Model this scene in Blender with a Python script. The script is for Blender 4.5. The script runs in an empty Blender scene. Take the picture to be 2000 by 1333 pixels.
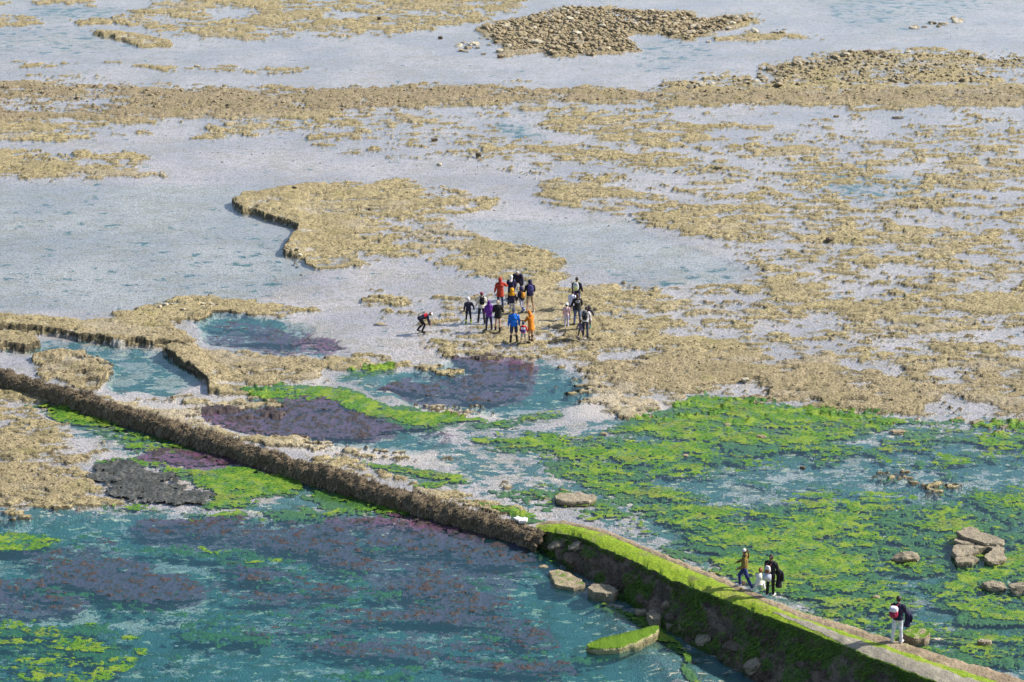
import bpy, bmesh, math, random
import numpy as np
from mathutils import Vector, Matrix, noise as mnoise

# ------------------------------------------------------------------ camera, sky, sun, exposure
scene = bpy.context.scene
C = scene.collection
HC = 41.0                       # the camera stands on a cliff top, 41 m above the water
PITCH = math.radians(18.43)
FPX = 5000.0                    # focal length in photo pixels (2000 wide)
cam_d = bpy.data.cameras.new('camera'); cam = bpy.data.objects.new('camera', cam_d); C.objects.link(cam)
cam.location = (0, 0, HC); cam.rotation_euler = (math.radians(90) - PITCH, 0, 0)
cam_d.sensor_width = 36; cam_d.lens = 36 * FPX / 2000
cam_d.clip_start = 1; cam_d.clip_end = 20000
scene.camera = cam

SUN_EL = math.radians(40); SUN_AZ = math.radians(80)      # azimuth clockwise from +Y
world = bpy.data.worlds.new('World'); scene.world = world; world.use_nodes = True
wn = world.node_tree; wn.nodes.clear()
sky = wn.nodes.new('ShaderNodeTexSky'); sky.sky_type = 'NISHITA'; sky.sun_disc = False
sky.sun_elevation = SUN_EL; sky.sun_rotation = SUN_AZ; sky.altitude = 0
sky.air_density = 1.0; sky.dust_density = 1.6; sky.ozone_density = 1.2
bg = wn.nodes.new('ShaderNodeBackground'); bg.inputs['Strength'].default_value = 0.11
wo = wn.nodes.new('ShaderNodeOutputWorld')
wn.links.new(sky.outputs[0], bg.inputs[0]); wn.links.new(bg.outputs[0], wo.inputs[0])
sun_d = bpy.data.lights.new('sun', 'SUN'); sun_d.energy = 4.7; sun_d.angle = math.radians(0.53); sun_d.color = (1, 0.95, 0.86)
sun = bpy.data.objects.new('sun', sun_d); C.objects.link(sun)
sdir = Vector((math.sin(SUN_AZ) * math.cos(SUN_EL), math.cos(SUN_AZ) * math.cos(SUN_EL), math.sin(SUN_EL)))
sun.rotation_euler = sdir.to_track_quat('Z', 'Y').to_euler(); sun.location = (60, 100, 60)
scene.view_settings.view_transform = 'Standard'; scene.view_settings.look = 'None'
scene.view_settings.exposure = 0.58; scene.view_settings.gamma = 1
scene.cycles.max_bounces = 8; scene.cycles.transparent_max_bounces = 12
scene.cycles.caustics_reflective = False; scene.cycles.caustics_refractive = False

# ------------------------------------------------------------------ helpers
CP, SP = math.cos(PITCH), math.sin(PITCH)
def at(px, py, z=0.0):
    """a place seen at photo position (px,py), lying at height z, in metres"""
    a = (px - 1000) / FPX; b = (666.5 - py) / FPX
    d = Vector((a, CP + b * SP, -SP + b * CP))
    t = (z - HC) / d.z
    return Vector((a * t, d.y * t, z))
def to_px(x, y, z=0.0):
    dep = y * CP + (HC - z) * SP
    return 1000 + FPX * x / dep, 666.5 + FPX * ((HC - z) * CP - y * SP) / dep

def tag(o, label=None, cat=None, group=None, kind=None):
    if label: o['label'] = label
    if cat: o['category'] = cat
    if group: o['group'] = group
    if kind: o['kind'] = kind
    return o
def empty(name, loc, rz=0):
    o = bpy.data.objects.new(name, None); C.objects.link(o); o.location = loc; o.rotation_euler = (0, 0, rz)
    o.empty_display_size = 0.1
    return o
def mesh_obj(name, me, m=None, parent=None, smooth=True):
    o = bpy.data.objects.new(name, me); C.objects.link(o)
    if m is not None and len(me.materials) == 0: me.materials.append(m)
    if parent: o.parent = parent
    if smooth: me.polygons.foreach_set('use_smooth', [True] * len(me.polygons))
    return o
def bm_obj(name, bm, m=None, parent=None, smooth=True):
    me = bpy.data.meshes.new(name); bm.to_mesh(me); bm.free()
    return mesh_obj(name, me, m, parent, smooth)
def np_mesh(name, V, F):
    me = bpy.data.meshes.new(name)
    me.vertices.add(len(V)); me.vertices.foreach_set('co', np.ascontiguousarray(V, dtype=np.float32).ravel())
    n = F.shape[1]
    me.loops.add(F.size); me.loops.foreach_set('vertex_index', np.ascontiguousarray(F, dtype=np.int32).ravel())
    me.polygons.add(len(F)); me.polygons.foreach_set('loop_start', np.arange(0, F.size, n, dtype=np.int32))
    me.update(calc_edges=True)
    return me
def col_attr(me, name, A):
    at_ = me.attributes.new(name, 'FLOAT_COLOR', 'POINT')
    B = np.ones((len(A), 4), dtype=np.float32); B[:, :A.shape[1]] = A
    at_.data.foreach_set('color', B.ravel())

# numpy noise
_rng = np.random.RandomState(7)
_T = _rng.rand(256, 256).astype(np.float32)
_TX = _rng.rand(256, 256).astype(np.float32); _TY = _rng.rand(256, 256).astype(np.float32)
def vn(x, y, s=0):
    x = x + s * 17.37; y = y + s * 41.11
    ix = np.floor(x); iy = np.floor(y); fx = (x - ix).astype(np.float32); fy = (y - iy).astype(np.float32)
    ix = ix.astype(np.int64) & 255; iy = iy.astype(np.int64) & 255; jx = (ix + 1) & 255; jy = (iy + 1) & 255
    fx = fx * fx * (3 - 2 * fx); fy = fy * fy * (3 - 2 * fy)
    a = _T[ix, iy]; b = _T[jx, iy]; c = _T[ix, jy]; d = _T[jx, jy]
    return a + (b - a) * fx + (c - a) * fy + (a - b - c + d) * fx * fy
def fbm(x, y, size, octs=4, s=0, gain=0.55):
    """fractal noise, 0..1, centred on 0.5; size = metres of the largest feature"""
    f = 1.0 / size; amp = 1.0; tot = 0; r = 0; ca, sa = 0.8, 0.6
    for o in range(octs):
        X = (x * ca - y * sa) * f; Y = (x * sa + y * ca) * f
        r = r + amp * vn(X, Y, s + o * 3.1); tot += amp
        ca, sa = ca * 0.8 - sa * 0.6, sa * 0.8 + ca * 0.6
        f *= 2.03; amp *= gain
    return r / tot
def fbmx(x, y, size, octs, s, gain, kx):
    """the same, drawn out along x and without turning the octaves"""
    f = 1.0 / size; amp = 1.0; tot = 0; r = 0
    for o in range(octs):
        sk = .18 * math.sin(o * 2.1)
        r = r + amp * vn((x + sk * y) * kx * f, (y - sk * x * kx) * f, s + o * 3.1); tot += amp; f *= 2.03; amp *= gain
    return r / tot
def worley(x, y, size, s=0):
    x = x / size + s * 13.7; y = y / size + s * 7.3
    ix = np.floor(x).astype(np.int64); iy = np.floor(y).astype(np.int64)
    f1 = np.full(x.shape, 9.0, dtype=np.float32); f2 = f1.copy()
    for dx in (-1, 0, 1):
        for dy in (-1, 0, 1):
            cx = ix + dx; cy = iy + dy
            d = np.hypot(cx + _TX[cx & 255, cy & 255] - x, cy + _TY[cx & 255, cy & 255] - y).astype(np.float32)
            f2 = np.minimum(f2, np.maximum(f1, d)); f1 = np.minimum(f1, d)
    return f1, f2
def sstep(a, b, x):
    t = np.clip((x - a) / (b - a), 0, 1); return t * t * (3 - 2 * t)

# density maps: outlines traced on the photo and laid on the ground
MX0, MY0, MS = -500, -200, 2.0
MW, MH = int(3000 / MS), int(1800 / MS)
def poly_mask(pts):
    P = np.array([[-500 if x <= 0 else 2500 if x >= 2000 else x, -200 if y <= 0 else 1600 if y >= 1333 else y] for x, y in pts], float)
    P[:, 0] = (P[:, 0] - MX0) / MS; P[:, 1] = (P[:, 1] - MY0) / MS
    M = np.zeros((MH, MW), bool)
    x0, y0 = np.maximum(np.floor(P.min(0)).astype(int), 0); x1 = min(int(P[:, 0].max()) + 2, MW); y1 = min(int(P[:, 1].max()) + 2, MH)
    gx, gy = np.meshgrid(np.arange(x0, x1) + .5, np.arange(y0, y1) + .5)
    ins = np.zeros(gx.shape, bool)
    for i in range(len(P)):
        ax, ay = P[i]; bx, by = P[(i + 1) % len(P)]
        if ay == by: continue
        c = ((ay > gy) != (by > gy)) & (gx < (bx - ax) * (gy - ay) / (by - ay) + ax)
        ins ^= c
    M[y0:y1, x0:x1] = ins
    return M
def blur(A, r, ry=None):
    A = A.astype(np.float32)
    for ax, rr in ((1, r), (0, ry if ry else r * 0.45)):
        k = max(1, int(round(rr / MS)))
        for _ in range(2):
            pad = [(0, 0), (0, 0)]; pad[ax] = (k + 1, k)
            c = np.cumsum(np.pad(A, pad, mode='edge'), axis=ax)
            n = A.shape[ax]
            A = (np.take(c, np.arange(2 * k + 1, 2 * k + 1 + n), axis=ax) - np.take(c, np.arange(0, n), axis=ax)) / (2 * k + 1)
    return A
class Field:
    def __init__(s, base=0.0): s.A = np.full((MH, MW), base, np.float32)
    def put(s, v, pts, r=10):                     # move the field to v inside the outline
        m = blur(poly_mask(pts), r); s.A = s.A * (1 - m) + v * m; return s
    def up(s, v, pts, r=10):
        s.A = np.maximum(s.A, blur(poly_mask(pts), r) * v); return s
    def __call__(s, x, y):
        px, py = to_px(x, y)
        u = np.clip((px - MX0) / MS, 0, MW - 2); v = np.clip((py - MY0) / MS, 0, MH - 2)
        iu = u.astype(int); iv = v.astype(int); fu = (u - iu).astype(np.float32); fv = (v - iv).astype(np.float32)
        A = s.A
        return (A[iv, iu] * (1 - fu) + A[iv, iu + 1] * fu) * (1 - fv) + (A[iv + 1, iu] * (1 - fu) + A[iv + 1, iu + 1] * fu) * fv

# ------------------------------------------------------------------ node helpers
class NT:
    def __init__(s, name):
        s.m = bpy.data.materials.new(name); s.m.use_nodes = True; s.t = s.m.node_tree; s.t.nodes.clear()
        s.out = s.t.nodes.new('ShaderNodeOutputMaterial')
    def n(s, t, **kw):
        nd = s.t.nodes.new('ShaderNode' + t)
        for k, v in kw.items(): setattr(nd, k, v)
        return nd
    def link(s, a, b): s.t.links.new(a, b)
    def val(s, sock, v):
        if hasattr(v, 'is_linked') or hasattr(v, 'links'): s.link(v, sock)
        elif isinstance(v, (tuple, list)) and len(v) == 3 and sock.type == 'RGBA': sock.default_value = (*v, 1)
        else: sock.default_value = v
    def pos(s, scale=(1, 1, 1), obj=False):
        if obj: p = s.n('TexCoord').outputs['Object']
        else: p = s.n('NewGeometry').outputs['Position']
        m = s.n('Mapping'); s.link(p, m.inputs[0]); m.inputs['Scale'].default_value = scale
        return m.outputs[0]
    def noise(s, vec, scale, detail=3, rough=0.6, dist=0.0):
        t = s.n('TexNoise'); s.link(vec, t.inputs['Vector']); t.inputs['Scale'].default_value = scale
        t.inputs['Detail'].default_value = detail; t.inputs['Roughness'].default_value = rough; t.inputs['Distortion'].default_value = dist
        return t.outputs['Fac']
    def vor(s, vec, scale, feat='F1'):
        t = s.n('TexVoronoi'); t.feature = feat; s.link(vec, t.inputs['Vector']); t.inputs['Scale'].default_value = scale
        return t.outputs['Distance']
    def math(s, op, a, b=None, c=None, clamp=False):
        m = s.n('Math', operation=op); m.use_clamp = clamp; s.val(m.inputs[0], a)
        if b is not None: s.val(m.inputs[1], b)
        if c is not None: s.val(m.inputs[2], c)
        return m.outputs[0]
    def step(s, x, a, b):
        m = s.n('MapRange'); m.interpolation_type = 'SMOOTHSTEP'; s.val(m.inputs[0], x)
        m.inputs[1].default_value = a; m.inputs[2].default_value = b; return m.outputs[0]
    def mix(s, f, a, b, mode='MIX'):
        m = s.n('Mix', data_type='RGBA', blend_type=mode); s.val(m.inputs[0], f)
        s.val(m.inputs[6], a); s.val(m.inputs[7], b); return m.outputs[2]
    def attr(s, name):
        a = s.n('Attribute', attribute_name=name); sp = s.n('SeparateColor'); s.link(a.outputs['Color'], sp.inputs[0]); return sp.outputs
    def bump(s, h, strength=0.5, dist=0.05, normal=None):
        b = s.n('Bump'); b.inputs['Strength'].default_value = strength; b.inputs['Distance'].default_value = dist; s.link(h, b.inputs['Height'])
        if normal is not None: s.link(normal, b.inputs['Normal'])
        return b.outputs[0]
    def bsdf(s, col, rough=0.8, spec=0.3, normal=None, **kw):
        p = s.n('BsdfPrincipled'); s.val(p.inputs['Base Color'], col); s.val(p.inputs['Roughness'], rough)
        p.inputs['Specular IOR Level'].default_value = spec
        for k, v in kw.items(): s.val(p.inputs[k.replace('_', ' ')], v)
        if normal is not None: s.link(normal, p.inputs['Normal'])
        return p.outputs[0]
    def done(s, sh): s.link(sh, s.out.inputs['Surface']); return s.m

# ------------------------------------------------------------------ layout of the shore
W_ = 'x'
R = Field(0.0)      # how much reef stands out of the water
# far left reefs
R.up(.72, [(225,35),(300,12),(420,-5),(1045,-5),(1020,22),(900,47),(790,67),(640,70),(560,74),(460,80),(330,66),(250,50)], 8)
R.put(.1, [(395,18),(480,8),(505,20),(490,35),(430,38)], 8).put(.1, [(620,22),(700,25),(710,42),(640,38)], 6)
R.up(.75, [(-5,32),(60,32),(95,45),(60,55),(-5,55)], 6).up(.7, [(-5,0),(190,0),(185,14),(120,9),(-5,12)], 5)
R.up(.62, [(140,40),(200,38),(225,46),(150,52)], 5)
R.up(.8, [(183,62),(240,66),(330,82),(335,90),(280,92),(185,66)], 4)
R.up(.62, [(200,122),(330,130),(560,135),(700,140),(500,142),(300,137)], 4)
R.up(.45, [(10,120),(120,122),(200,130),(60,132)], 5).up(.35, [(20,148),(200,146),(220,156),(20,156)], 5)
# long bank across the picture
R.up(.88, [(-5,158),(120,157),(260,165),(500,172),(620,176),(760,173),(900,163),(1010,168),(1100,172),(1300,180),(1410,166),(1490,165),(2005,163),(2005,208),(1700,212),(1500,208),(1370,205),(1250,206),(1000,203),(850,208),(700,222),(560,232),(400,232),(300,238),(200,252),(100,263),(-5,272)], 9)
R.put(.5, [(0,190),(250,185),(300,200),(150,215),(0,215)], 30)
R.up(.75, [(-5,268),(150,262),(310,255),(300,262),(120,274),(-5,279)], 4)
R.up(.75, [(280,82),(330,90),(310,94)], 4)
R.up(.85, [(1480,132),(1560,118),(1680,99),(1800,99),(1900,105),(2005,130),(1985,135),(1870,127),(1900,140),(1960,158),(1990,166),(1500,168)], 8)
R.up(.8, [(1290,160),(1340,152),(1440,142),(1490,160),(1480,175),(1330,180)], 8)
R.put(.3, [(1890,130),(2005,138),(2005,156),(1960,155)], 6)
R.up(.86, [(932,52),(1000,38),(1060,22),(1100,11),(1200,18),(1350,22),(1362,36),(1490,32),(1492,42),(1385,72),(1350,82),(1310,72),(1220,66),(1250,100),(1150,112),(1080,112),(1060,100),(975,112),(985,95),(945,70)], 6)
R.put(.1, [(1212,48),(1300,36),(1305,42),(1240,52)], 3)
R.up(.7, [(1390,80),(1450,64),(1560,68),(1620,76),(1500,80),(1420,84)], 5)
R.up(.62, [(890,165),(960,155),(1110,160),(1100,172),(950,175)], 8)
# left patches
R.up(.78, [(-5,288),(80,298),(150,318),(330,342),(300,350),(180,348),(-5,355)], 10).up(.6, [(130,300),(260,300),(340,318),(250,325),(150,315)], 10)
R.up(.6, [(385,262),(420,250),(540,237),(750,225),(880,232),(1000,262),(1000,275),(900,262),(700,255),(600,250),(480,262),(400,270)], 14)
R.up(.78, [(380,262),(450,260),(450,272),(390,272)], 8)
R.up(.72, [(1000,205),(1130,212),(1300,225),(1470,238),(1570,244),(1500,252),(1380,262),(1390,285),(1280,295),(1150,280),(1060,240)], 16)
R.up(.5, [(830,270),(1000,270),(1200,290),(1420,300),(1350,340),(1100,340),(900,300)], 30)
R.up(.55, [(1610,276),(1690,278),(1690,286),(1610,286)], 8).up(.6, [(1700,262),(1790,262),(1900,300),(1850,325),(1740,320)], 26)
R.up(.42, [(1380,250),(2005,250),(2005,420),(1380,400)], 60)
R.up(.38, [(600,225),(1000,225),(1000,300),(650,290)], 40)
# big ledge in the middle left
LEDGE = [(455,398),(475,384),(590,362),(650,354),(760,352),(860,366),(975,388),(965,405),(940,418),(850,420),(900,445),(980,475),(1060,486),(1090,505),(1075,530),(1050,560),(985,545),(900,530),(845,518),(830,502),(700,522),(620,524),(590,505),(556,496),(573,465),(584,447),(520,424),(470,414)]
R.up(.74, LEDGE, 5)
R.put(.42, [(700,420),(800,425),(930,460),(900,480),(720,470)], 22).put(.55,[(560,480),(650,490),(680,510),(600,520)],14)
R.put(.5, [(800,360),(980,390),(940,415),(840,400)], 20)
R.up(.86, [(1045,362),(1160,350),(1300,384),(1250,398),(1260,412),(1130,416),(1060,396)], 10)
R.up(.66, [(1160,352),(1300,382),(1450,395),(1600,438),(1590,462),(1450,475),(1270,445),(1260,420)], 20)
# mottled field on the right
R.up(.58, [(1300,340),(1700,360),(2005,380),(2005,850),(1150,800),(1100,700),(1040,600),(1050,540),(1300,570),(1480,540),(1430,500),(1500,480)], 40)
R.up(.72, [(1500,480),(1700,470),(1780,500),(1650,530),(1480,545),(1480,510)], 25).up(.76, [(1850,560),(2005,545),(2005,650),(1930,640),(1800,600)], 25)
R.up(.74, [(1500,600),(1650,615),(1600,650),(1450,640)], 25).up(.7, [(1100,545),(1300,570),(1420,600),(1300,620),(1080,590)], 20)
R.put(.12, [(1600,545),(1750,520),(1860,530),(1790,575),(1680,590)], 20).put(.2,[(1560,400),(1750,380),(1950,400),(1900,430),(1650,450)],40)
R.put(.1, [(1330,590),(1420,610),(1540,590),(1440,570)], 14).put(.15, [(1420,640),(1560,660),(1600,640),(1500,625)], 14)
R.put(.2, [(1640,640),(1800,660),(1840,680),(1730,690)], 18)
R.put(0, [(865,424),(960,415),(1130,416),(1230,430),(1262,450),(1420,500),(1490,530),(1400,562),(1250,560),(1110,520),(1060,480),(960,465)], 8)
# reef the people stand on
R.up(.8, [(840,650),(940,640),(1000,600),(1060,555),(1200,560),(1330,600),(1300,700),(1100,700),(1000,690),(860,690)], 16)
R.up(.82, [(940,468),(1085,500),(1105,545),(1060,585),(960,552),(880,520)], 12)
R.put(.1, [(700,560),(870,580),(990,575),(930,640),(870,660),(830,645),(700,640)], 18).put(.25, [(1040,640),(1110,650),(1120,680),(1040,665)], 10)
R.up(.5, [(860,580),(930,600),(900,620),(860,610)], 12)
R.up(.86, [(1050,690),(1130,660),(1300,690),(1500,730),(1700,740),(1860,800),(1760,812),(1560,785),(1430,770),(1320,790),(1240,808),(1180,795),(1165,745),(1100,715)], 14)
R.up(.86, [(1240,640),(1500,650),(1750,690),(1850,740),(1900,690),(2005,680),(2005,800),(1960,830),(1860,810),(1700,780),(1400,750),(1240,700)], 30)
R.put(.05, [(1170,695),(1250,690),(1300,705),(1230,715),(1180,710)], 7).put(.1, [(1380,752),(1480,748),(1530,768),(1440,772)], 7)
R.put(.12, [(1500,680),(1560,690),(1550,705),(1490,695)], 8).put(.1, [(1630,700),(1780,720),(1740,735),(1640,715)], 9).put(.1, [(1800,790),(1860,770),(1950,805),(1900,822),(1810,812)], 9)
R.put(.15, [(1860,660),(1960,640),(2005,650),(1990,670),(1900,675)], 9)
# left ledges
R.up(.86, [(-5,620),(120,618),(180,628),(260,603),(290,588),(420,582),(500,596),(640,604),(560,618),(425,609),(400,622),(330,630),(370,655),(385,672),(340,678),(200,668),(100,650),(-5,636)], 3)
R.up(.95, [(-5,640),(70,662),(76,676),(40,682),(-5,680)], 3)
R.up(.82, [(60,698),(110,690),(200,698),(240,712),(208,735),(190,762),(230,785),(400,825),(560,870),(420,860),(200,800),(-5,745),(20,735),(80,740)], 5)
R.up(.84, [(314,690),(345,682),(500,690),(645,708),(620,745),(560,752),(480,772),(415,768),(405,748),(378,728),(340,702)], 5)
R.up(.8, [(640,700),(720,702),(860,716),(935,738),(900,744),(800,722),(700,718),(640,730)], 6).up(.7, [(660,690),(730,688),(760,700),(690,704)], 6)
R.up(.5, [(350,780),(480,772),(560,790),(520,830),(420,810)], 20)
# below the wall, left
R.up(.84, [(-5,752),(60,790),(130,830),(190,870),(205,890),(170,920),(190,955),(250,985),(150,992),(-5,985)], 12)
R.put(.35, [(200,850),(180,900),(120,890),(150,850)], 16)
R.up(.6, [(-5,1000),(60,1000),(60,1015),(-5,1015)], 10)
R.up(.55, [(1700,925),(1830,940),(1900,950),(1800,965)], 12).up(.7,[(1150,790),(1260,800),(1300,820),(1180,815)],8)
R.up(.62, [(560,870),(700,905),(860,950),(1050,1010),(1000,1010),(800,960),(640,915)], 10)

Gm = Field(0.0)     # green weed
Gm.up(.95, [(470,765),(560,749),(680,760),(740,788),(800,798),(930,822),(850,840),(780,836),(700,802),(640,780),(560,786),(500,782)], 8)
Gm.up(.6, [(640,735),(690,722),(780,712),(772,725),(700,748)], 8).up(.8, [(740,714),(778,712),(775,722),(745,722)], 4)
Gm.up(.72, [(900,820),(1000,816),(1080,802),(1112,800),(1090,820),(1000,832),(900,842)], 8)
Gm.up(.9, [(1160,850),(1240,822),(1350,780),(1360,768),(1400,776),(1500,788),(1600,800),(1740,812),(1780,828),(1700,850),(1640,870),(1500,880),(1300,860)], 14)
Gm.up(.66, [(900,850),(1100,845),(1300,850),(1700,860),(1640,905),(1500,930),(1300,930),(1100,900),(950,880)], 25)
Gm.up(.78, [(1040,900),(1200,900),(1320,950),(1450,1000),(1560,1010),(1700,1100),(1560,1150),(1480,1120),(1350,1070),(1280,1010),(1200,970),(1090,925)], 16)
Gm.up(.66, [(1280,1030),(1400,980),(1650,960),(1800,960),(2005,920),(2005,1330),(1850,1290),(1550,1200),(1400,1120)], 30)
Gm.up(.9, [(1400,1060),(1560,1030),(1700,1090),(1740,1140),(1640,1170),(1500,1150)], 22).up(.88, [(1900,1060),(2005,1090),(2005,1150),(1900,1140)], 22).up(.85, [(1880,950),(2005,940),(2005,1010),(1900,1000)], 22)
Gm.up(.86, [(1840,1170),(2005,1160),(2005,1250),(1880,1230)], 30)
Gm.up(.52, [(1750,820),(2005,830),(2005,930),(1720,880)], 30).up(.75, [(1810,832),(1920,835),(1910,845),(1820,842)], 6)
Gm.put(.3, [(1650,860),(1800,870),(1990,900),(1900,935),(1720,930)], 25).put(.3, [(1760,1110),(1850,1140),(1880,1230),(1780,1200)], 20)
Gm.put(.35, [(930,950),(1040,930),(1150,960),(1280,1020),(1400,1100),(1300,1080),(1100,1010)], 22).put(.3,[(1450,900),(1700,900),(1750,960),(1500,960)],40)
Gm.up(.75, [(600,882),(700,900),(760,905),(900,925),(925,940),(880,955),(800,950),(960,990),(1060,1012),(1040,1022),(900,975),(740,920)], 7)
Gm.put(.05, [(600,860),(820,870),(800,900),(700,895)], 12)
Gm.up(.62, [(20,765),(120,790),(250,828),(360,860),(440,885),(420,895),(250,880),(130,830)], 14)
Gm.up(.88, [(175,900),(260,895),(370,918),(470,910),(520,925),(590,935),(600,960),(480,975),(520,990),(380,995),(420,960),(360,935),(280,910),(200,910)], 9)
Gm.up(.6, [(600,940),(760,980),(900,1000),(960,1040),(800,1010),(650,1000)], 14).up(.7, [(595,965),(640,962),(640,975),(600,975)], 5)
Gm.up(.92, [(-5,1035),(60,1040),(125,1052),(100,1075),(-5,1085)], 12).up(.70, [(-5,1212),(80,1212),(110,1225),(220,1262),(220,1285),(120,1282),(60,1262),(-5,1255)], 10)
Gm.up(.66, [(140,1215),(180,1212),(220,1230),(160,1232)], 7).up(.8, [(240,1240),(285,1240),(285,1252),(240,1252)], 6).up(.9, [(258,1265),(288,1265),(288,1280),(258,1280)], 4)
Gm.up(.36, [(370,1060),(560,1080),(580,1100),(500,1110),(380,1090)], 14).up(.4, [(-5,1250),(300,1260),(250,1330),(-5,1333)], 30)
Gm.up(.45, [(320,1000),(700,990),(650,1020),(350,1020)], 14).up(.6, [(150,985),(350,990),(320,1003),(160,1000)], 8)

Gm.up(.2, [(-5,1000),(1000,1060),(1500,1340),(-5,1340)], 40)
Gm.up(.85, [(1180,1175),(1260,1200),(1330,1250),(1490,1335),(1440,1335),(1330,1275),(1240,1215),(1150,1180)], 5).up(.8,[(1010,1060),(1060,1075),(1100,1105),(1060,1100)],5)
Pm = Field(0.0)     # purple brown weed
Pm.up(.85, [(890,700),(960,688),(1020,700),(1050,722),(1040,768),(960,788),(850,782),(735,762),(770,742),(880,745),(930,735)], 10)
Pm.up(.86, [(395,802),(470,792),(560,775),(640,780),(700,800),(790,838),(720,856),(620,862),(520,846),(430,828)], 12)
Pm.up(.95, [(258,888),(330,873),(420,880),(485,902),(420,915),(300,915)], 8)
Pm.up(.8, [(240,1035),(300,1012),(430,1008),(600,1022),(700,1010),(690,1050),(760,1110),(700,1112),(560,1082),(430,1058),(300,1052)], 14)
Pm.up(.62, [(700,1010),(850,1000),(960,1035),(1045,1090),(1020,1145),(900,1150),(1000,1180),(1000,1215),(880,1220),(780,1180),(700,1115)], 22)
Pm.up(.9, [(60,1118),(150,1095),(250,1092),(410,1140),(400,1160),(290,1182),(160,1150)], 12)
Pm.up(.6, [(-5,1120),(60,1130),(180,1175),(160,1195),(-5,1200)], 14).up(.45, [(440,1120),(720,1130),(700,1180),(480,1180)], 22).up(.45,[(40,1060),(250,1050),(250,1090),(60,1100)],20)
Pm.up(.5, [(390,640),(500,632),(640,655),(700,690),(560,695),(420,670)], 18).up(.45, [(790,800),(900,850),(820,860)], 12)

Pm.up(.3, [(400,1100),(1000,1130),(1300,1340),(800,1300),(500,1250)], 40)
Bm = Field(0.0)     # black weed
Bm.up(1.0, [(162,930),(190,905),(240,902),(300,922),(360,936),(425,962),(400,985),(335,988),(240,970)], 8)

Dk = Field(0.0)     # dark weed film on the bed
Dk.up(.6, [(-5,1000),(300,990),(560,1010),(1000,1040),(1150,1090),(1600,1300),(1800,1400),(-5,1400)], 25)
Dk.up(.72, [(-5,1230),(300,1190),(450,1130),(800,1140),(1040,1100),(1200,1120),(1600,1290),(1800,1400),(-5,1400)], 50)
Dk.put(.3, [(-5,1165),(160,1175),(400,1165),(420,1190),(260,1215),(-5,1195)], 14).put(.45,[(60,1040),(260,1050),(400,1080),(420,1130),(300,1100),(-5,1120)],22)
Dk.up(.8, [(130,810),(300,840),(480,895),(600,940),(840,1010),(1010,1060),(600,1010),(450,990),(600,960),(280,900),(200,860)], 12)
Dk.put(.45, [(130,815),(260,845),(300,880),(220,880),(160,850)], 12)
Dk.up(.52, [(850,850),(1100,830),(1400,800),(1800,820),(2005,830),(2005,1400),(1400,1120),(1100,990),(950,960),(1000,900)], 25)
Dk.up(.66, [(1620,850),(1800,840),(2005,850),(2005,935),(1700,930)], 30).up(.62, [(1650,1060),(2005,1000),(2005,1400),(1780,1250)], 50)
Dk.put(.38, [(930,930),(1080,935),(1210,970),(1190,990),(1000,990),(900,950)], 22).put(.45, [(1180,890),(1270,905),(1290,935),(1200,920)], 14)
Dk.up(.7, [(640,735),(760,720),(900,740),(1060,700),(1130,735),(1160,780),(1050,800),(900,790),(740,770)], 14)
Dk.put(.25, [(800,782),(960,795),(1100,790),(1160,800),(1060,815),(880,812)], 8).put(.5,[(1040,720),(1110,740),(1140,770),(1060,770)],14)
Dk.up(.7, [(400,790),(640,775),(800,830),(860,850),(900,880),(820,868),(620,862),(480,848)], 12)
Dk.up(.55, [(820,870),(960,860),(1000,900),(960,950),(880,930)], 20)
Dk.up(.72, [(390,625),(440,614),(560,622),(560,640),(420,650)], 8).up(.4, [(380,640),(640,650),(700,700),(450,690)], 22)
Dk.up(.5, [(-5,640),(80,665),(330,680),(380,730),(330,770),(210,760),(220,710),(80,690)], 12)
Dk.up(.2, [(480,440),(590,450),(600,560),(500,590),(300,600),(440,560)], 22).up(.12, [(-5,400),(450,400),(560,500),(500,600),(200,610),(-5,600)], 60)
Dk.up(.28, [(1150,520),(1420,520),(1480,540),(1380,565),(1200,560)], 22)
Dk.up(.42, [(60,10),(240,14),(220,35),(60,35)], 12).up(.25, [(-5,55),(180,55),(330,95),(100,110),(-5,110)], 22).up(.3,[(1550,0),(1950,0),(1900,50),(1620,55)],40)
Dk.up(.38, [(930,240),(1020,236),(1080,270),(1000,272)], 12).up(.3, [(1280,150),(1400,90),(1330,76),(1230,88)], 12).up(.4, [(1500,330),(1700,330),(1900,380),(1650,400)], 40)

Dk.up(.85, [(1050,1110),(1250,1200),(1600,1330),(1600,1400),(1000,1400),(900,1200)], 50)
Dp = Field(0.07)    # depth of the bed under the water
Dp.up(.13, [(-5,350),(560,358),(600,480),(620,530),(500,590),(200,612),(-5,612)], 12)
Dp.up(.4, [(-5,1010),(600,1010),(1050,1060),(1560,1400),(-5,1400)], 25)
Dp.up(.13, [(870,425),(1230,430),(1262,450),(1430,505),(1480,530),(1400,562),(1100,520),(960,465)], 8)
Dp.up(.3, [(380,612),(430,608),(620,640),(560,690),(400,670)], 8).up(.25, [(-5,640),(80,665),(330,690),(400,745),(330,770),(210,760),(210,720),(80,690)], 5)
Dp.up(.28, [(740,740),(900,700),(1130,730),(1160,785),(1000,812),(800,790)], 8).up(.22, [(400,800),(640,780),(880,850),(820,890),(560,860)], 10)
Dp.up(.2, [(1160,860),(1700,860),(2005,840),(2005,1400),(1300,1060)], 30)
Wv = Field(0.0).up(1, [(-5,360),(500,360),(600,470),(620,540),(500,600),(-5,610)], 40).up(.8,[(900,425),(1260,450),(1480,530),(1300,560)],20)
Br = Field(0.15)    # browner, drier rock
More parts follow.
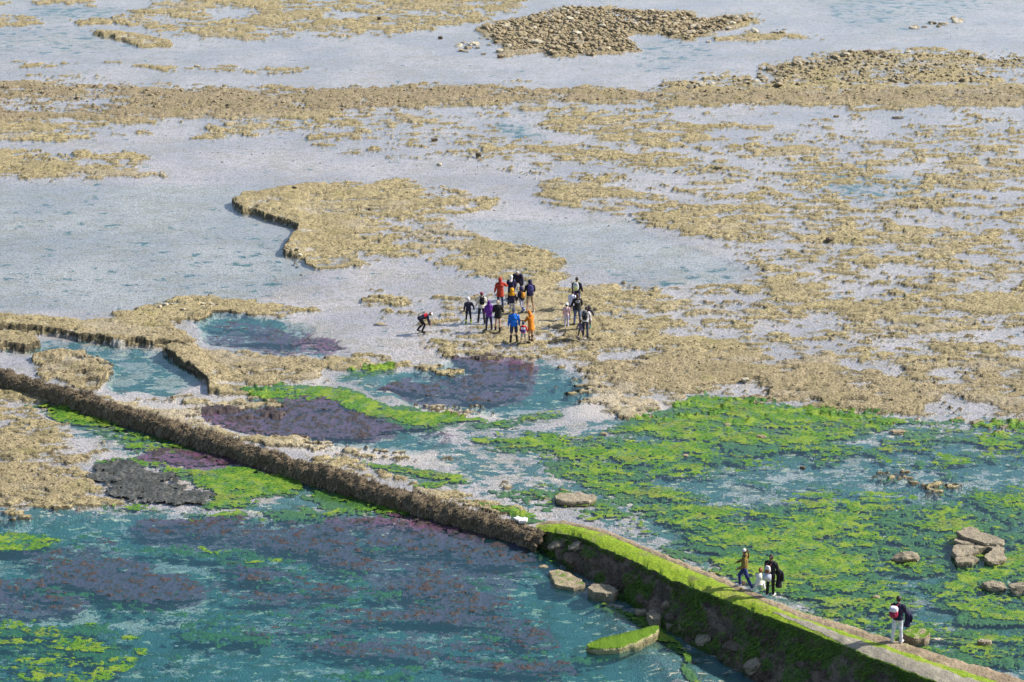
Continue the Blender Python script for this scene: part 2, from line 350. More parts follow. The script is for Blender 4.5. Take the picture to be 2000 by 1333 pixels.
Br.up(.9, [(-5,158),(120,157),(260,165),(500,172),(900,163),(1300,180),(2005,170),(2005,212),(1370,205),(1000,203),(700,222),(300,238),(-5,252)], 15).up(.75, [(930,40),(1100,11),(1490,32),(1380,75),(1250,112),(950,115)], 12)
Br.up(.6, [(1100,660),(1500,700),(2005,720),(2005,850),(1150,820)], 40).up(.5, [(-5,752),(210,880),(260,985),(-5,990)], 20).up(.5, [(-5,630),(80,660),(500,600),(700,620),(640,750),(200,780)], 30)
Wt = Field(0.0)     # pale silt washed over rock and sand
Wt.up(.6, [(200,790),(330,780),(480,770),(600,740),(640,720),(640,760),(560,780),(430,800),(420,825),(560,860),(780,905),(900,900),(800,868),(820,900),(560,880),(400,830)], 14)
Wt.up(.8, [(1160,740),(1240,790),(1330,775),(1350,790),(1240,820),(1130,815),(1110,800)], 12).up(.6, [(950,585),(1060,560),(1120,640),(1000,660)], 30)
Wt.up(.7, [(560,850),(680,865),(820,880),(860,900),(740,895),(600,880)], 8).up(.6, [(-5,1175),(250,1165),(420,1160),(280,1210),(-5,1200)], 12).up(.7, [(800,790),(1100,800),(1060,815),(880,812)], 6).up(.45,[(930,935),(1080,950),(1180,985),(1050,990)],14)

LG = Field(0.0); LGs = Field(0.0)   # ledges that end in a small overhanging step
def ledge(sharp, soft, r=26, v=1.0):
    LGs.up(1.0, sharp, 2); LG.up(v, soft, r)
ledge([(455,398),(475,384),(590,362),(700,372),(700,520),(620,524),(590,505),(556,496),(573,465),(584,447),(520,424),(470,414)], [(380,380),(470,375),(560,372),(600,420),(610,460),(600,500),(500,520),(430,440)])
ledge([(-5,620),(130,622),(200,640),(300,640),(385,672),(340,679),(260,676),(200,668),(100,651),(-5,636)], [(-5,628),(100,636),(220,655),(390,664),(390,700),(200,690),(-5,660)], 12, 1.2)
ledge([(-5,642),(70,662),(76,677),(40,682),(-5,681)], [(-5,660),(80,665),(80,700),(-5,700)], 10)
ledge([(314,689),(345,682),(440,690),(520,770),(480,772),(415,768),(405,748),(378,728),(340,702)], [(280,670),(360,684),(430,735),(440,770),(400,790),(300,730)], 16)
ledge([(60,698),(110,690),(170,692),(209,735),(190,762),(150,760)], [(40,680),(130,690),(190,700),(230,740),(200,775),(170,735),(100,705)], 12, .8)
ledge([(370,625),(400,622),(425,608),(450,606),(400,590),(340,610)], [(370,640),(440,612),(420,600),(370,618)], 8, .6)
ledge([(183,63),(240,66),(335,82),(335,91),(280,92),(185,67)], [(183,60),(335,80),(340,100),(183,75)], 8, .8)
# ------------------------------------------------------------------ ground heights
u_main = np.arange(-0.245, 0.245, 0.00036)
u = np.concatenate([[-3, -1.6, -1, -.7, -.5, -.4, -.33, -.29, -.265], u_main, [.265, .29, .33, .4, .5, .7, 1, 1.6, 3]])
ys = [81.0]
while ys[-1] < 262: 
    y_ = ys[-1]; ys.append(y_ + 0.88 * (y_ * y_ + HC * HC) / HC / 2560 * 0.93)
ys = np.array([20, 45, 60, 70, 76] + ys + [270, 285, 310, 350, 420, 600, 1000, 2000, 5000, 12000.0])
NR, NC_ = len(ys), len(u)
Y, U = np.meshgrid(ys, u, indexing='ij'); X = U * (Y * CP + HC * SP)

def shore(X, Y):
    wx = X + 0.6 * (fbm(X, Y, 1.5, 4, 1) - .5); wy = Y + 1.0 * (fbm(X, Y, 1.5, 4, 2) - .5)
    r = R(wx, wy); dk = Dk(wx, wy); dp = Dp(wx, wy); br = Br(wx, wy); wt = Wt(wx, wy); r = r + wt * .3 * sstep(98, 102, Y)
    n1 = fbmx(X, Y, 1.6, 5, 3, .76, .5); n2 = fbmx(X, Y, 0.6, 4, 4, .68, .5)
    fray = np.clip(1.45 - r * .72, .5, 1)
    n3 = fbmx(X, Y, .4, 3, 14, .75, .5)
    rv = r + (n1 - .5) * 2.3 * fray + (fbm(X, Y, 7, 3, 15) - .5) * .5 * fray + (n2 - .5) * .9 * fray + (n3 - .5) * 2.2 * np.clip(fray, .6, 1)              # > 0.5 is reef
    wl = X + .6 * (fbm(X, Y, 1.2, 4, 51, .6) - .5); vl = Y + 1.3 * (fbm(X, Y, 1.1, 4, 52, .6) - .5); lg = np.clip(LG(wl, vl), 0, 1); ls = LGs(wl, vl); rv = np.maximum(rv, sstep(.12, .28, ls) * np.maximum(-.1 + 1.1 * n3 + .45 * n1, .8 * sstep(.05, .2, ls) * (1 - sstep(.75, .98, ls))))
    rv = np.where(r < .06, np.minimum(rv, .3), rv)
    rm = sstep(.44, .62, rv)
    f1, f2 = worley(X * .5 + .35 * n2, Y + .3 * n1, .38, 1)
    clod = np.clip(f2 - f1, 0, .6) / .6
    g1, g2 = worley(X * .6, Y, .2, 3)
    body = .045 * (clod ** .5) * n1 * 2 + .03 * (1 - g1) * n2 + .02 + .09 * (fbmx(X, Y, .6, 3, 9, .6, .55) - .5)
    body = np.where(rv > .62, np.maximum(body, .012), body)
    body = .012 + (np.maximum(body, .0) + .04 * sstep(.8, 1.5, rv)) * sstep(.46, .85, rv) + br * .04 * sstep(.6, 1, rv)
    bed = -dp * (1 - .5 * sstep(.1, .5, r)) - .05 * (n2 - .5) - .02
    h = bed * (1 - rm) + body * rm + sstep(.35, .6, ls) * lg * (.24 + .12 * (n1 - .5))
    return h, rv, rm, dk, br, wt, Pm(wx, wy), Gm(wx, wy)
H, RV, RM, DK, BR, WT, N1, N2 = shore(X, Y)
# far outside the traced area it is open shallow sea
faro = sstep(262, 300, Y) ; H = H * (1 - faro) - .5 * faro

from bisect import bisect
def ground_z(x, y):
    uu = x / (y * CP + HC * SP); i = min(max(bisect(ys.tolist(), y) - 1, 0), NR - 2); j = min(max(int(np.searchsorted(u, uu)) - 1, 0), NC_ - 2)
    return float(max(H[i, j], H[i + 1, j], H[i, j + 1], H[i + 1, j + 1]))
idx = np.arange(NR * NC_).reshape(NR, NC_)
F = np.stack([idx[:-1, :-1], idx[:-1, 1:], idx[1:, 1:], idx[1:, :-1]], -1).reshape(-1, 4)
V = np.stack([X, Y, H], -1).reshape(-1, 3)
me = np_mesh('tidal_flat', V, F)
col_attr(me, 'ma', np.stack([np.clip(RV * .5, 0, 1), DK, BR], -1).reshape(-1, 3))
col_attr(me, 'mb', np.stack([WT, N1, N2], -1).reshape(-1, 3))
# ------------------------------------------------------------------ ground material
def ground_material():
    t = NT('reef_and_bed')
    p = t.pos(); a = t.attr('ma'); b = t.attr('mb')
    n_f = t.noise(p, 9, 3, .65); n_m = t.noise(p, 2.2, 4, .6); n_s = t.noise(p, 28, 2, .6); n_l = t.noise(p, .16, 3, .6)
    rv = t.math('MULTIPLY_ADD', a[0], 2.0, t.math('MULTIPLY', t.math('SUBTRACT', n_f, .5), .9))
    rock = t.step(rv, .47, .53)
    c = t.mix(t.step(n_m, .35, .65), (.46, .375, .19), (.28, .225, .105))
    c = t.mix(a[2], c, t.mix(n_m, (.33, .255, .16), (.21, .16, .095)))
    c = t.mix(t.math('MULTIPLY', t.step(n_f, .50, .72), .7), c, (.50, .44, .28))
    c = t.mix(t.math('MULTIPLY', t.step(n_f, .49, .37), .95), c, (.075, .06, .03))
    c = t.mix(t.math('MULTIPLY', t.step(n_s, .68, .76), .6), c, (.75, .70, .58))
    c = t.mix(t.math('MULTIPLY', t.step(t.noise(p, .5, 3), .56, .7), .4), c, (.22, .21, .05))
    c = t.mix(t.math('MULTIPLY', t.math('MULTIPLY', b[0], t.step(n_m, .3, .6)), .6), c, (.66, .58, .46))
    c = t.mix(t.math('MULTIPLY', t.step(t.noise(p, .3, 4, .6), .45, .62), .5), c, t.mix(n_f, (.14, .115, .05), (.34, .28, .15)))
    c = t.mix(t.math('MULTIPLY', t.step(t.noise(t.pos((.7, 1, 1)), .22, 3, .6), .54, .66), .45), c, t.mix(n_f, (.22, .18, .14), (.52, .46, .36)))
    gp = t.n('NewGeometry'); pz = t.n('SeparateXYZ'); t.link(gp.outputs['Position'], pz.inputs[0])
    c = t.mix(t.math('MULTIPLY', t.step(t.math('ADD', pz.outputs[2], t.math('MULTIPLY', t.math('SUBTRACT', n_f, .5), .06)), .045, .012), .5), c, (.10, .082, .04))     # wet tide line
    # bed under the water
    bed = t.mix(t.step(n_l, .35, .65), (.64, .575, .56), (.45, .425, .455))
    film = t.step(t.math('ADD', rv, t.math('MULTIPLY', t.math('SUBTRACT', n_m, .5), .6)), -.05, .5)
    bed = t.mix(t.math('MULTIPLY', film, .6), bed, (.44, .37, .23))
    bed = t.mix(t.math('MULTIPLY', t.math('MULTIPLY', t.step(n_f, .52, .64), film), .7), bed, (.30, .24, .12))
    bed = t.mix(t.math('MULTIPLY', t.step(t.noise(t.pos((1, .8, 1)), 5.5, 4, .7), .46, .62), .55), bed, (.20, .22, .19))
    bed = t.mix(t.math('MULTIPLY', t.step(t.noise(t.pos((.6, 1.2, 1)), 13, 3, .75), .51, .60), .62), bed, (.15, .16, .14))
    bed = t.mix(b[0], bed, (.64, .57, .49))
    dkv = t.math('ADD', a[1], t.math('ADD', t.math('MULTIPLY', t.math('SUBTRACT', t.noise(t.pos((.8, 1, 1)), 1.1, 5, .68), .5), 2.9), t.math('MULTIPLY', t.math('SUBTRACT', n_f, .5), .7)))
    dcol = t.mix(t.step(n_m, .4, .62), (.05, .16, .145), (.03, .11, .125))
    bed = t.mix(t.step(dkv, .38, .52), bed, dcol)
    bed = t.mix(t.math('MULTIPLY', a[1], .35), bed, (.08, .19, .20))
    blo = t.noise(t.pos((.7, 1, 1)), 1.6, 5, .72)
    bed = t.mix(t.math('MULTIPLY', t.math('MULTIPLY', t.step(blo, .52, .58), a[1]), .8), bed, (.010, .062, .020))
    bed = t.mix(t.math('MULTIPLY', t.step(t.math('ADD', b[1], t.math('MULTIPLY', t.math('SUBTRACT', blo, .5), 2.6)), .36, .5), .9), bed, t.mix(t.step(n_f, .4, .6), (.12, .06, .10), (.24, .15, .21)))
    bed = t.mix(t.math('MULTIPLY', t.step(t.math('ADD', b[2], t.math('MULTIPLY', t.math('SUBTRACT', t.noise(t.pos((.8, 1, 1)), 2.0, 5, .75), .5), 2.2)), .45, .7), .8), bed, t.mix(n_f, (.012, .08, .05), (.03, .14, .04)))
    fl = t.noise(t.pos((.55, 1.1, 1)), 3.1, 3, .6)
    bed = t.mix(t.math('MULTIPLY', t.math('MULTIPLY', t.step(fl, .60, .64), t.step(a[1], .2, .5)), .5), bed, (.9, .82, .58))
    # weed rim where the reef meets the water
    c = t.mix(t.math('MULTIPLY', t.step(rv, .62, .50), .45), c, (.12, .10, .045))
    c_flat = c
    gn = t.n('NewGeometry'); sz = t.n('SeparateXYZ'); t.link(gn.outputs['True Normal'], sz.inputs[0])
    c = t.mix(t.math('MULTIPLY', t.step(sz.outputs[2], .75, .45), .85), c, (.06, .048, .028))     # shade of the steep ledge sides, mixed into the colour
    wet = t.math('MULTIPLY_ADD', rock, .25, .55)
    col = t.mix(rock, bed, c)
    bmp = t.bump(t.math('ADD', n_f, t.math('MULTIPLY', n_s, .4)), 1.0, .10)
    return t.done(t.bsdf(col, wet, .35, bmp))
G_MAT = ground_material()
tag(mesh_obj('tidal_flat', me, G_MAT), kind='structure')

# ------------------------------------------------------------------ water
us = np.concatenate([[-3, -1.6, -1, -.7, -.5, -.4, -.33, -.29], np.arange(-.26, .26, .0012), [.29, .33, .4, .5, .7, 1, 1.6, 3]])
yw = np.concatenate([[20, 45, 60, 70], ys[5:-10:3], ys[-10:]])
YW, UW = np.meshgrid(yw, us, indexing='ij'); XW = UW * (YW * CP + HC * SP)
wm = np_mesh('water', np.stack([XW, YW, XW * 0], -1).reshape(-1, 3),
             (lambda i: np.stack([i[:-1, :-1], i[:-1, 1:], i[1:, 1:], i[1:, :-1]], -1).reshape(-1, 4))(np.arange(XW.size).reshape(XW.shape)))
col_attr(wm, 'dp', np.stack([Dp(XW, YW), Wv(XW, YW), Dk(XW, YW)], -1).reshape(-1, 3))
t = NT('sea_water')
a = t.attr('dp')
w1 = t.noise(t.pos((.55, 1.5, 1)), 2.4, 3, .55); w2 = t.noise(t.pos((1, 1.6, 1)), 7, 2, .6)
wl = t.noise(t.pos((.28, 1.7, 1)), 1.5, 3, .5, .4)
hgt = t.math('ADD', t.math('MULTIPLY', w2, .1), t.math('ADD', t.math('MULTIPLY', w1, .45), t.math('MULTIPLY', t.math('MULTIPLY', wl, 2.2), t.math('ADD', a[1], .12))))
nrm = t.bump(hgt, .2, .06)
gl = t.n('BsdfGlossy'); gl.inputs['Roughness'].default_value = .06; t.link(nrm, gl.inputs['Normal']); gl.inputs['Color'].default_value = (1, 1, 1, 1)
geo = t.n('NewGeometry'); dt = t.n('VectorMath', operation='DOT_PRODUCT'); t.link(nrm, dt.inputs[0]); t.link(geo.outputs['Incoming'], dt.inputs[1])
cs = t.math('SUBTRACT', 1.0, t.math('ABSOLUTE', dt.outputs['Value']), clamp=True)
fres = t.math('MULTIPLY_ADD', t.math('POWER', cs, 5.0), .98, .02)      # the same seen from above or below
tr = t.n('BsdfTransparent')
t.link(t.mix(t.math('MULTIPLY', t.math('SUBTRACT', a[0], .07, clamp=True), 2.0, clamp=True), (.96, .96, .965), (.50, .80, .82)), tr.inputs['Color'])
df = t.n('BsdfDiffuse'); df.inputs['Color'].default_value = (.035, .16, .20, 1)
m1 = t.n('MixShader'); t.link(t.math('MULTIPLY', t.math('SUBTRACT', a[0], .1, clamp=True), .55, clamp=True), m1.inputs[0]); t.link(tr.outputs[0], m1.inputs[1]); t.link(df.outputs[0], m1.inputs[2])
m2 = t.n('MixShader'); t.link(fres, m2.inputs[0]); t.link(m1.outputs[0], m2.inputs[1]); t.link(gl.outputs[0], m2.inputs[2])
WATER = t.done(m2.outputs[0])
tag(mesh_obj('water', wm, WATER), kind='structure')

# ------------------------------------------------------------------ weed mats
def weed_sheet(name, field, mat_, thr, z0, zk, label, cat, seed, amp=1.25, size=1.3, streak=.8, rough=.05, zmax=.1, step_=1, floor=.03, lo=.12):
    ii = np.arange(5, NR - 10, step_); jj = np.arange(9, NC_ - 9, step_)
    x = X[np.ix_(ii, jj)]; y = Y[np.ix_(ii, jj)]; h = H[np.ix_(ii, jj)]
    wx = x + .7 * (fbm(x, y, 1.6, 4, seed + 1) - .5); wy = y + .9 * (fbm(x, y, 1.6, 4, seed + 2) - .5)
    g = field(wx, wy)
    live = g > lo
    xr = x * streak + y * .3; yr = y + x * .08 * streak
    v = g + (fbmx(xr, yr, size, 6, seed, .82, .6) - .5) * 2.6 * amp * np.clip(1.55 - g, .6, 1) + (fbm(x, y, .22, 2, seed + 8, .8) - .5) * .9
    f1, f2 = worley(x, y, .3, seed)
    z = z0 + np.clip((v - thr) * zk, -.3, zmax) + rough * (fbm(x, y, .3, 3, seed + 5, .85) - .5) * 2.4 + rough * .5 * (.5 - f1)
    z = np.maximum(z, h + floor * (1 - sstep(.2, .8, g) * 0))
    keep = (v > thr - .06) & live
    kf = keep[:-1, :-1] & keep[1:, :-1] & keep[:-1, 1:] & keep[1:, 1:]
    gi = np.arange(x.size).reshape(x.shape)
    Fq = np.stack([gi[:-1, :-1], gi[:-1, 1:], gi[1:, 1:], gi[1:, :-1]], -1)[kf]
    used, inv = np.unique(Fq.ravel(), return_inverse=True)
    Vv = np.stack([x, y, z], -1).reshape(-1, 3)[used]
    m_ = np_mesh(name, Vv, inv.reshape(-1, 4))
    col_attr(m_, 'wv', np.stack([np.clip(v - thr, 0, 1), np.clip(z * 4 + .5, 0, 1), g], -1).reshape(-1, 3)[used])
    return tag(mesh_obj(name, m_, mat_), label, cat, kind='stuff')

def weed_material(name, c1, c2, c3, holes=.5, rough=.6, spec=.3, trans=0.0, sunk=None, alpha=1.0, soft=.06, old=None):
    t = NT(name); p = t.pos(); a = t.attr('wv')
    nf = t.noise(t.pos((.8, 1.1, 1)), 8, 4, .7); nm = t.noise(p, 1.3, 4, .6); ns = t.noise(p, 30, 2, .6)
    c = t.mix(t.step(nf, .40, .58), c1, c2)
    c = t.mix(t.math('MULTIPLY', t.step(t.math('ADD', nm, t.math('MULTIPLY', t.math('SUBTRACT', ns, .5), .4)), .46, .6), .8), c, c3)
    c = t.mix(t.math('MULTIPLY', t.step(ns, .5, .7), .35), c, t.mix(.5, c2, (.5, .5, .2)) if not sunk else c2)
    if old: c = t.mix(t.math('MULTIPLY', t.step(t.noise(t.pos((.6, 1, 1)), .7, 5, .75), .52, .62), .55), c, t.mix(t.step(nf, .42, .58), (.05, .10, .012), old))
    if sunk: c = t.mix(t.step(a[1], .43, .48), t.mix(nf, sunk, tuple(v * .5 for v in sunk)), c)
    b = t.bump(t.math('ADD', nf, t.math('MULTIPLY', ns, .5)), .9, .06)
    sh = t.bsdf(c, rough, spec, b)
    if trans:
        tl = t.n('BsdfTranslucent'); t.link(c, tl.inputs[0]); mx = t.n('MixShader'); mx.inputs[0].default_value = trans
        t.link(sh, mx.inputs[1]); t.link(tl.outputs[0], mx.inputs[2]); sh = mx.outputs[0]
    al = t.step(t.math('ADD', a[0], t.math('MULTIPLY', t.math('SUBTRACT', nf, .5), holes)), .0, soft)
    if alpha < 1: al = t.math('MULTIPLY', al, alpha)
    tr = t.n('BsdfTransparent'); mx = t.n('MixShader'); t.link(al, mx.inputs[0]); t.link(tr.outputs[0], mx.inputs[1]); t.link(sh, mx.inputs[2])
    return t.done(mx.outputs[0])
GREEN = weed_material('green_weed', (.014, .075, .006), (.085, .225, .005), (.21, .29, .018), 1.5, soft=.2, old=(.26, .22, .06))
DGREEN = weed_material('sunken_green_weed', (.014, .08, .012), (.055, .18, .015), (.02, .10, .025), 1.0)
PURPLE = weed_material('purple_weed', (.04, .028, .032), (.08, .058, .05), (.055, .04, .045), 2.4, .5, sunk=(.20, .085, .15), alpha=.95)
BLACK = weed_material('black_weed', (.012, .012, .011), (.10, .10, .095), (.02, .022, .018), .8, .4, .5)
weed_sheet('green_seaweed', Gm, GREEN, .55, -.012, .10, 'bright green seaweed lying in ragged mats over the pools and stones', 'seaweed', 21, size=1.1, rough=.016, amp=1.3, zmax=.016, lo=.27)
weed_sheet('sunken_seaweed', Gm, DGREEN, .53, -.10, .25, 'dark green seaweed drowned around the edges of the bright mats', 'seaweed', 23, size=1.1, amp=1.3, rough=.03, zmax=.06, floor=.01)
weed_sheet('purple_seaweed', Pm, PURPLE, .46, -.024, .05, 'purple brown seaweed floating in streaky patches in the pools', 'seaweed', 31, size=1.1, rough=.05, zmax=.012, amp=1.5, streak=.5)
weed_sheet('black_seaweed', Bm, BLACK, .5, .02, .1, 'patch of black seaweed between the tan rock and the green mat left of the wall', 'seaweed', 41, amp=1.5, size=.8, rough=.045, zmax=.04)
# ------------------------------------------------------------------ stone, moss and tuft materials
def rock_material(name, c1, c2, moss=None, moss_lo=.5, scale=1.0, dark=(.05, .04, .025), cap=False):
    t = NT(name); p = t.pos((scale,) * 3)
    nf = t.noise(p, 14, 4, .65); nm = t.noise(p, 3, 4, .6)
    c = t.mix(t.step(nm, .35, .65), c1, c2)
    c = t.mix(t.math('MULTIPLY', t.step(nf, .48, .32), .8), c, dark)
    c = t.mix(t.math('MULTIPLY', t.step(nf, .6, .75), .4), c, (.6, .55, .42))
    if moss:
        gm = t.n('NewGeometry'); sp = t.n('SeparateXYZ'); t.link(gm.outputs['Normal'], sp.inputs[0])
        mv = t.math('ADD', t.math('MULTIPLY', sp.outputs[2], 1.0 if cap else .4), t.math('MULTIPLY', t.math('SUBTRACT', nm, .5), 1.4))
        c = t.mix(t.step(mv, moss_lo, moss_lo + .18), c, t.mix(nf, moss, tuple(v * .5 for v in moss)))
    b = t.bump(t.math('ADD', nf, nm), .8, .05)
    return t.done(t.bsdf(c, .8, .3, b))
STONE = rock_material('tan_stone', (.38, .31, .19), (.26, .205, .125))
STONE_PALE = rock_material('pale_stone', (.55, .50, .38), (.42, .37, .27))
STONE_DARK = rock_material('dark_stone', (.10, .08, .05), (.16, .12, .08))
SLAB = rock_material('grey_brown_slab', (.33, .28, .195), (.23, .195, .14))
SLAB_DARK = rock_material('dark_wet_block', (.15, .115, .08), (.09, .07, .05), (.04, .09, .01), .55)
SLAB_MOSS = rock_material('mossy_slab', (.36, .30, .19), (.22, .18, .12), (.16, .30, .01), 1.02, 1.0, cap=True)
MOSSTOP = rock_material('mossy_top_stone', (.46, .42, .22), (.30, .26, .14), (.13, .25, .008), .42, 1.0, cap=True)

def clamp_path(px, xs, ys_): return float(np.interp(px, xs, ys_))

def rock_data(seed, sub=3, rough=.22, cuts=7):
    bm = bmesh.new(); bmesh.ops.create_icosphere(bm, subdivisions=sub, radius=1)
    r = random.Random(seed); pl = []
    for _ in range(cuts):
        n_ = Vector((r.gauss(0, 1), r.gauss(0, 1), r.gauss(0, .8))).normalized(); pl.append((n_, r.uniform(.62, .85)))
    pl.append((Vector((0, 0, 1)), r.uniform(.45, .7)))
    off = Vector((seed * 3.1, seed * 1.7, 0))
    for v in bm.verts:
        co = v.co.copy()
        for n_, d_ in pl:
            e = co.dot(n_) - d_
            if e > 0: co -= n_ * e * .92
        co *= 1 + rough * mnoise.fractal(co * 1.6 + off, .8, 2, 4)
        v.co = co
    me_ = bpy.data.meshes.new('stone'); bm.to_mesh(me_); bm.free(); me_.polygons.foreach_set('use_smooth', [False] * len(me_.polygons))
    return me_
# ------------------------------------------------------------------ seaweed covered wall
edge = [(-260, 668), (0, 757), (200, 817), (400, 879), (600, 943), (800, 1003), (1000, 1058), (1050, 1078)]
base = [at(x, y) for x, y in edge]
pts = []
for i in range(len(base) - 1):
    n_ = max(2, int((base[i + 1] - base[i]).length / .06))
    for k in range(n_): pts.append(base[i].lerp(base[i + 1], k / n_))
pts.append(base[-1])
wall_prof = [(-.05, -.35), (-.02, .0), (.0, .16), (.03, .32), (.09, .46), (.2, .57), (.36, .62), (.55, .62), (.72, .57), (.84, .46), (.9, .3), (.94, .1), (.97, -.3)]
def resample(prof, n):
    L = [0]
    for a, b in zip(prof, prof[1:]): L.append(L[-1] + math.hypot(b[0] - a[0], b[1] - a[1]))
    return [(np.interp(t_, L, [p[0] for p in prof]), np.interp(t_, L, [p[1] for p in prof])) for t_ in np.linspace(0, L[-1], n)]
wp = resample(wall_prof, 42)
WV_, tang = [], []
for i, p in enumerate(pts):
    q = pts[min(i + 3, len(pts) - 1)] - pts[max(i - 3, 0)]; q.normalize(); nrm_ = Vector((-q.y, q.x, 0))
    if nrm_.y < 0: nrm_ = -nrm_
    tang.append((q, nrm_))
    s_ = i * .06; sw = 1.0 + .22 * (mnoise.noise(Vector((s_ * .35, 0, 3)))); hh = 1.0 + .25 * mnoise.noise(Vector((s_ * .3, 5, 0)))
    for (a_, z_) in wp:
        w_ = p + nrm_ * (a_ * sw) + Vector((0, 0, z_ * hh if z_ > 0 else z_))
        d_ = mnoise.fractal(w_ * 1.9, .75, 2.1, 5) * .17
        w_ += (nrm_ * (a_ - .45) * 1.4 + Vector((0, 0, .6))) * d_
        WV_.append(w_)
nW = len(wp); gi = np.arange(len(WV_)).reshape(-1, nW)
WF = np.stack([gi[:-1, :-1], gi[:-1, 1:], gi[1:, 1:], gi[1:, :-1]], -1).reshape(-1, 4)[:, ::-1]
wall_root = tag(empty('breakwater_wall', pts[len(pts) // 2].copy()), 'low round-backed wall shaggy with brown seaweed, running down from the left edge to the mossy jetty', 'wall')
org = wall_root.location.copy()
t = NT('wall_crust'); p_ = t.pos(); nf = t.noise(p_, 12, 4, .7); nm = t.noise(p_, 2.5, 3)
c_ = t.mix(t.step(nf, .35, .65), (.055, .04, .022), (.20, .15, .09)); c_ = t.mix(t.math('MULTIPLY', t.step(nm, .55, .7), .5), c_, (.28, .22, .14))
WALL_M = t.done(t.bsdf(c_, .7, .3, t.bump(nf, 1, .08)))
wme = np_mesh('wall_body', np.array([tuple(v - org) for v in WV_]), WF)
mesh_obj('wall_body', wme, WALL_M, wall_root)
for q in range(14):
    rq = random.Random(q); i = len(pts) - 2 - rq.randrange(0, 16); me_ = rock_data(300 + q, 3, .3, 8); me_.materials.append(WALL_M if q % 2 else SLAB_DARK)
    o = bpy.data.objects.new('stone_block', me_); C.objects.link(o); o.parent = wall_root; o.location = pts[i] + tang[i][1] * rq.uniform(-.15, .8) + Vector((0, 0, rq.uniform(.1, .55))) - org; sc_ = rq.uniform(.13, .28); o.scale = (sc_ * 1.3, sc_, sc_ * .7); o.rotation_euler = (rq.uniform(-.5, .5), rq.uniform(-.5, .5), rq.uniform(0, 6))
# tufts: small limp fronds that hang down both flanks
rnd = random.Random(5)
TV, TF, TC = [], [], []
for k in range(30000):
    i = rnd.randrange(len(pts) - 1); j = int(1 + (nW - 4) * rnd.random())
    b0 = WV_[i * nW + j]; q, n_ = tang[i]
    prof_d = (WV_[i * nW + min(j + 1, nW - 1)] - WV_[i * nW + j - 1]).normalized()
    out = prof_d.cross(q); 
    if out.z < 0 and j < nW - 6 and j > 6: out = -out
    if (out.dot(n_) > 0) == (j < nW * .4): out = -out if abs(out.dot(n_)) > .3 else out
    dn = prof_d if j > nW * .45 else -prof_d
    dirv = (dn * rnd.uniform(.5, 1) + q * rnd.uniform(-.6, .6) + out * (rnd.uniform(.0, .25) if j < nW * .42 else rnd.uniform(.2, .8))).normalized()
    cl = mnoise.fractal(b0 * 1.7, .7, 2, 3)
    if cl < -.28: continue
    L_ = rnd.uniform(.05, .15) * (1 + 1.6 * max(cl, -.3)); w_ = rnd.uniform(.012, .04)
    side = dirv.cross(out).normalized() * w_
    st = len(TV); 
    for m_ in range(3):
        f_ = m_ / 2; c0 = b0 - out * .01 + dirv * (L_ * f_) + out * (.05 * math.sin(f_ * 2.6)) - Vector((0, 0, .03 * f_ * f_))
        ww = (1 - .75 * f_)
        TV.append(c0 - side * ww - org); TV.append(c0 + side * ww - org); cc = rnd.random() if m_ == 0 else cc; TC += [(cc, f_, 0)] * 2
    TF.append((st, st + 1, st + 3, st + 2)); TF.append((st + 2, st + 3, st + 5, st + 4))
tme = np_mesh('hanging_seaweed', np.array([tuple(v) for v in TV]), np.array(TF)); col_attr(tme, 'tc', np.array(TC, float))
t = NT('wall_fronds'); a = t.attr('tc'); c_ = t.mix(a[0], (.045, .034, .022), (.24, .18, .11)); c_ = t.mix(t.math('MULTIPLY', a[1], .35), c_, (.36, .29, .17))
FROND = t.done(t.bsdf(c_, .55, .35))
tag(mesh_obj('hanging_seaweed', tme, FROND, wall_root), kind='stuff')

# ------------------------------------------------------------------ jetty
Ax = [1035, 1100, 1180, 1300, 1400, 1470, 1550, 1650, 1750, 1850, 2000, 2150, 2400]; Ay = [1022, 1018, 1035, 1085, 1125, 1157, 1191, 1221, 1253, 1284, 1328, 1374, 1450]
Bx = [1040, 1120, 1200, 1300, 1400, 1480, 1560, 1650, 1750, 1850, 1950, 2150, 2400]; By = [1027, 1030, 1058, 1101, 1143, 1178, 1208, 1240, 1274, 1308, 1340, 1402, 1482]
Cx = [1045, 1130, 1200, 1300, 1400, 1500, 1600, 1700, 1800, 1900, 2150, 2400]; Cy = [1034, 1047, 1079, 1125, 1165, 1203, 1241, 1282, 1320, 1362, 1460, 1555]
Zx = [1045, 1130, 1300, 1500, 1800, 2150, 2400]; Zz = [.6, 1.0, 1.5, 1.9, 2.3, 2.6, 2.8]
Dx = [1000, 1060, 1120, 1190, 1250, 1330, 1400, 1480, 1560, 1800, 2100]; Dy = [1056, 1085, 1122, 1165, 1207, 1257, 1297, 1342, 1385, 1515, 1660]
CDx = [1045, 1130, 1200, 1300, 1400, 1500, 1600, 1700, 2400]; CDd = [1008, 1072, 1145, 1232, 1325, 1420, 1510, 1590, 2100]
def sec(px):
    zc = np.interp(px, Zx, Zz)
    Cc = at(px, np.interp(px, Cx, Cy), zc); A = at(px + 6, np.interp(px + 6, Ax, Ay), zc - .12); B = at(px + 4, np.interp(px + 4, Ax, Ay) + np.interp(px, [1045, 1200, 1500, 1750, 2000, 2400], [4, 7, 10, 15, 20, 26]), zc - .06)
    dx = np.interp(px, CDx, CDd); D = at(dx, np.interp(dx, Dx, Dy), 0)
    return A, B, Cc, D
jet = tag(empty('concrete_jetty', at(1500, 1230, 0)), 'sloping concrete jetty with a bright green mossy crown and dark weedy flank, lower right', 'jetty')
jo = jet.location.copy()
sp_ = np.linspace(1045, 2390, 560)
secs = [sec(p) for p in sp_]
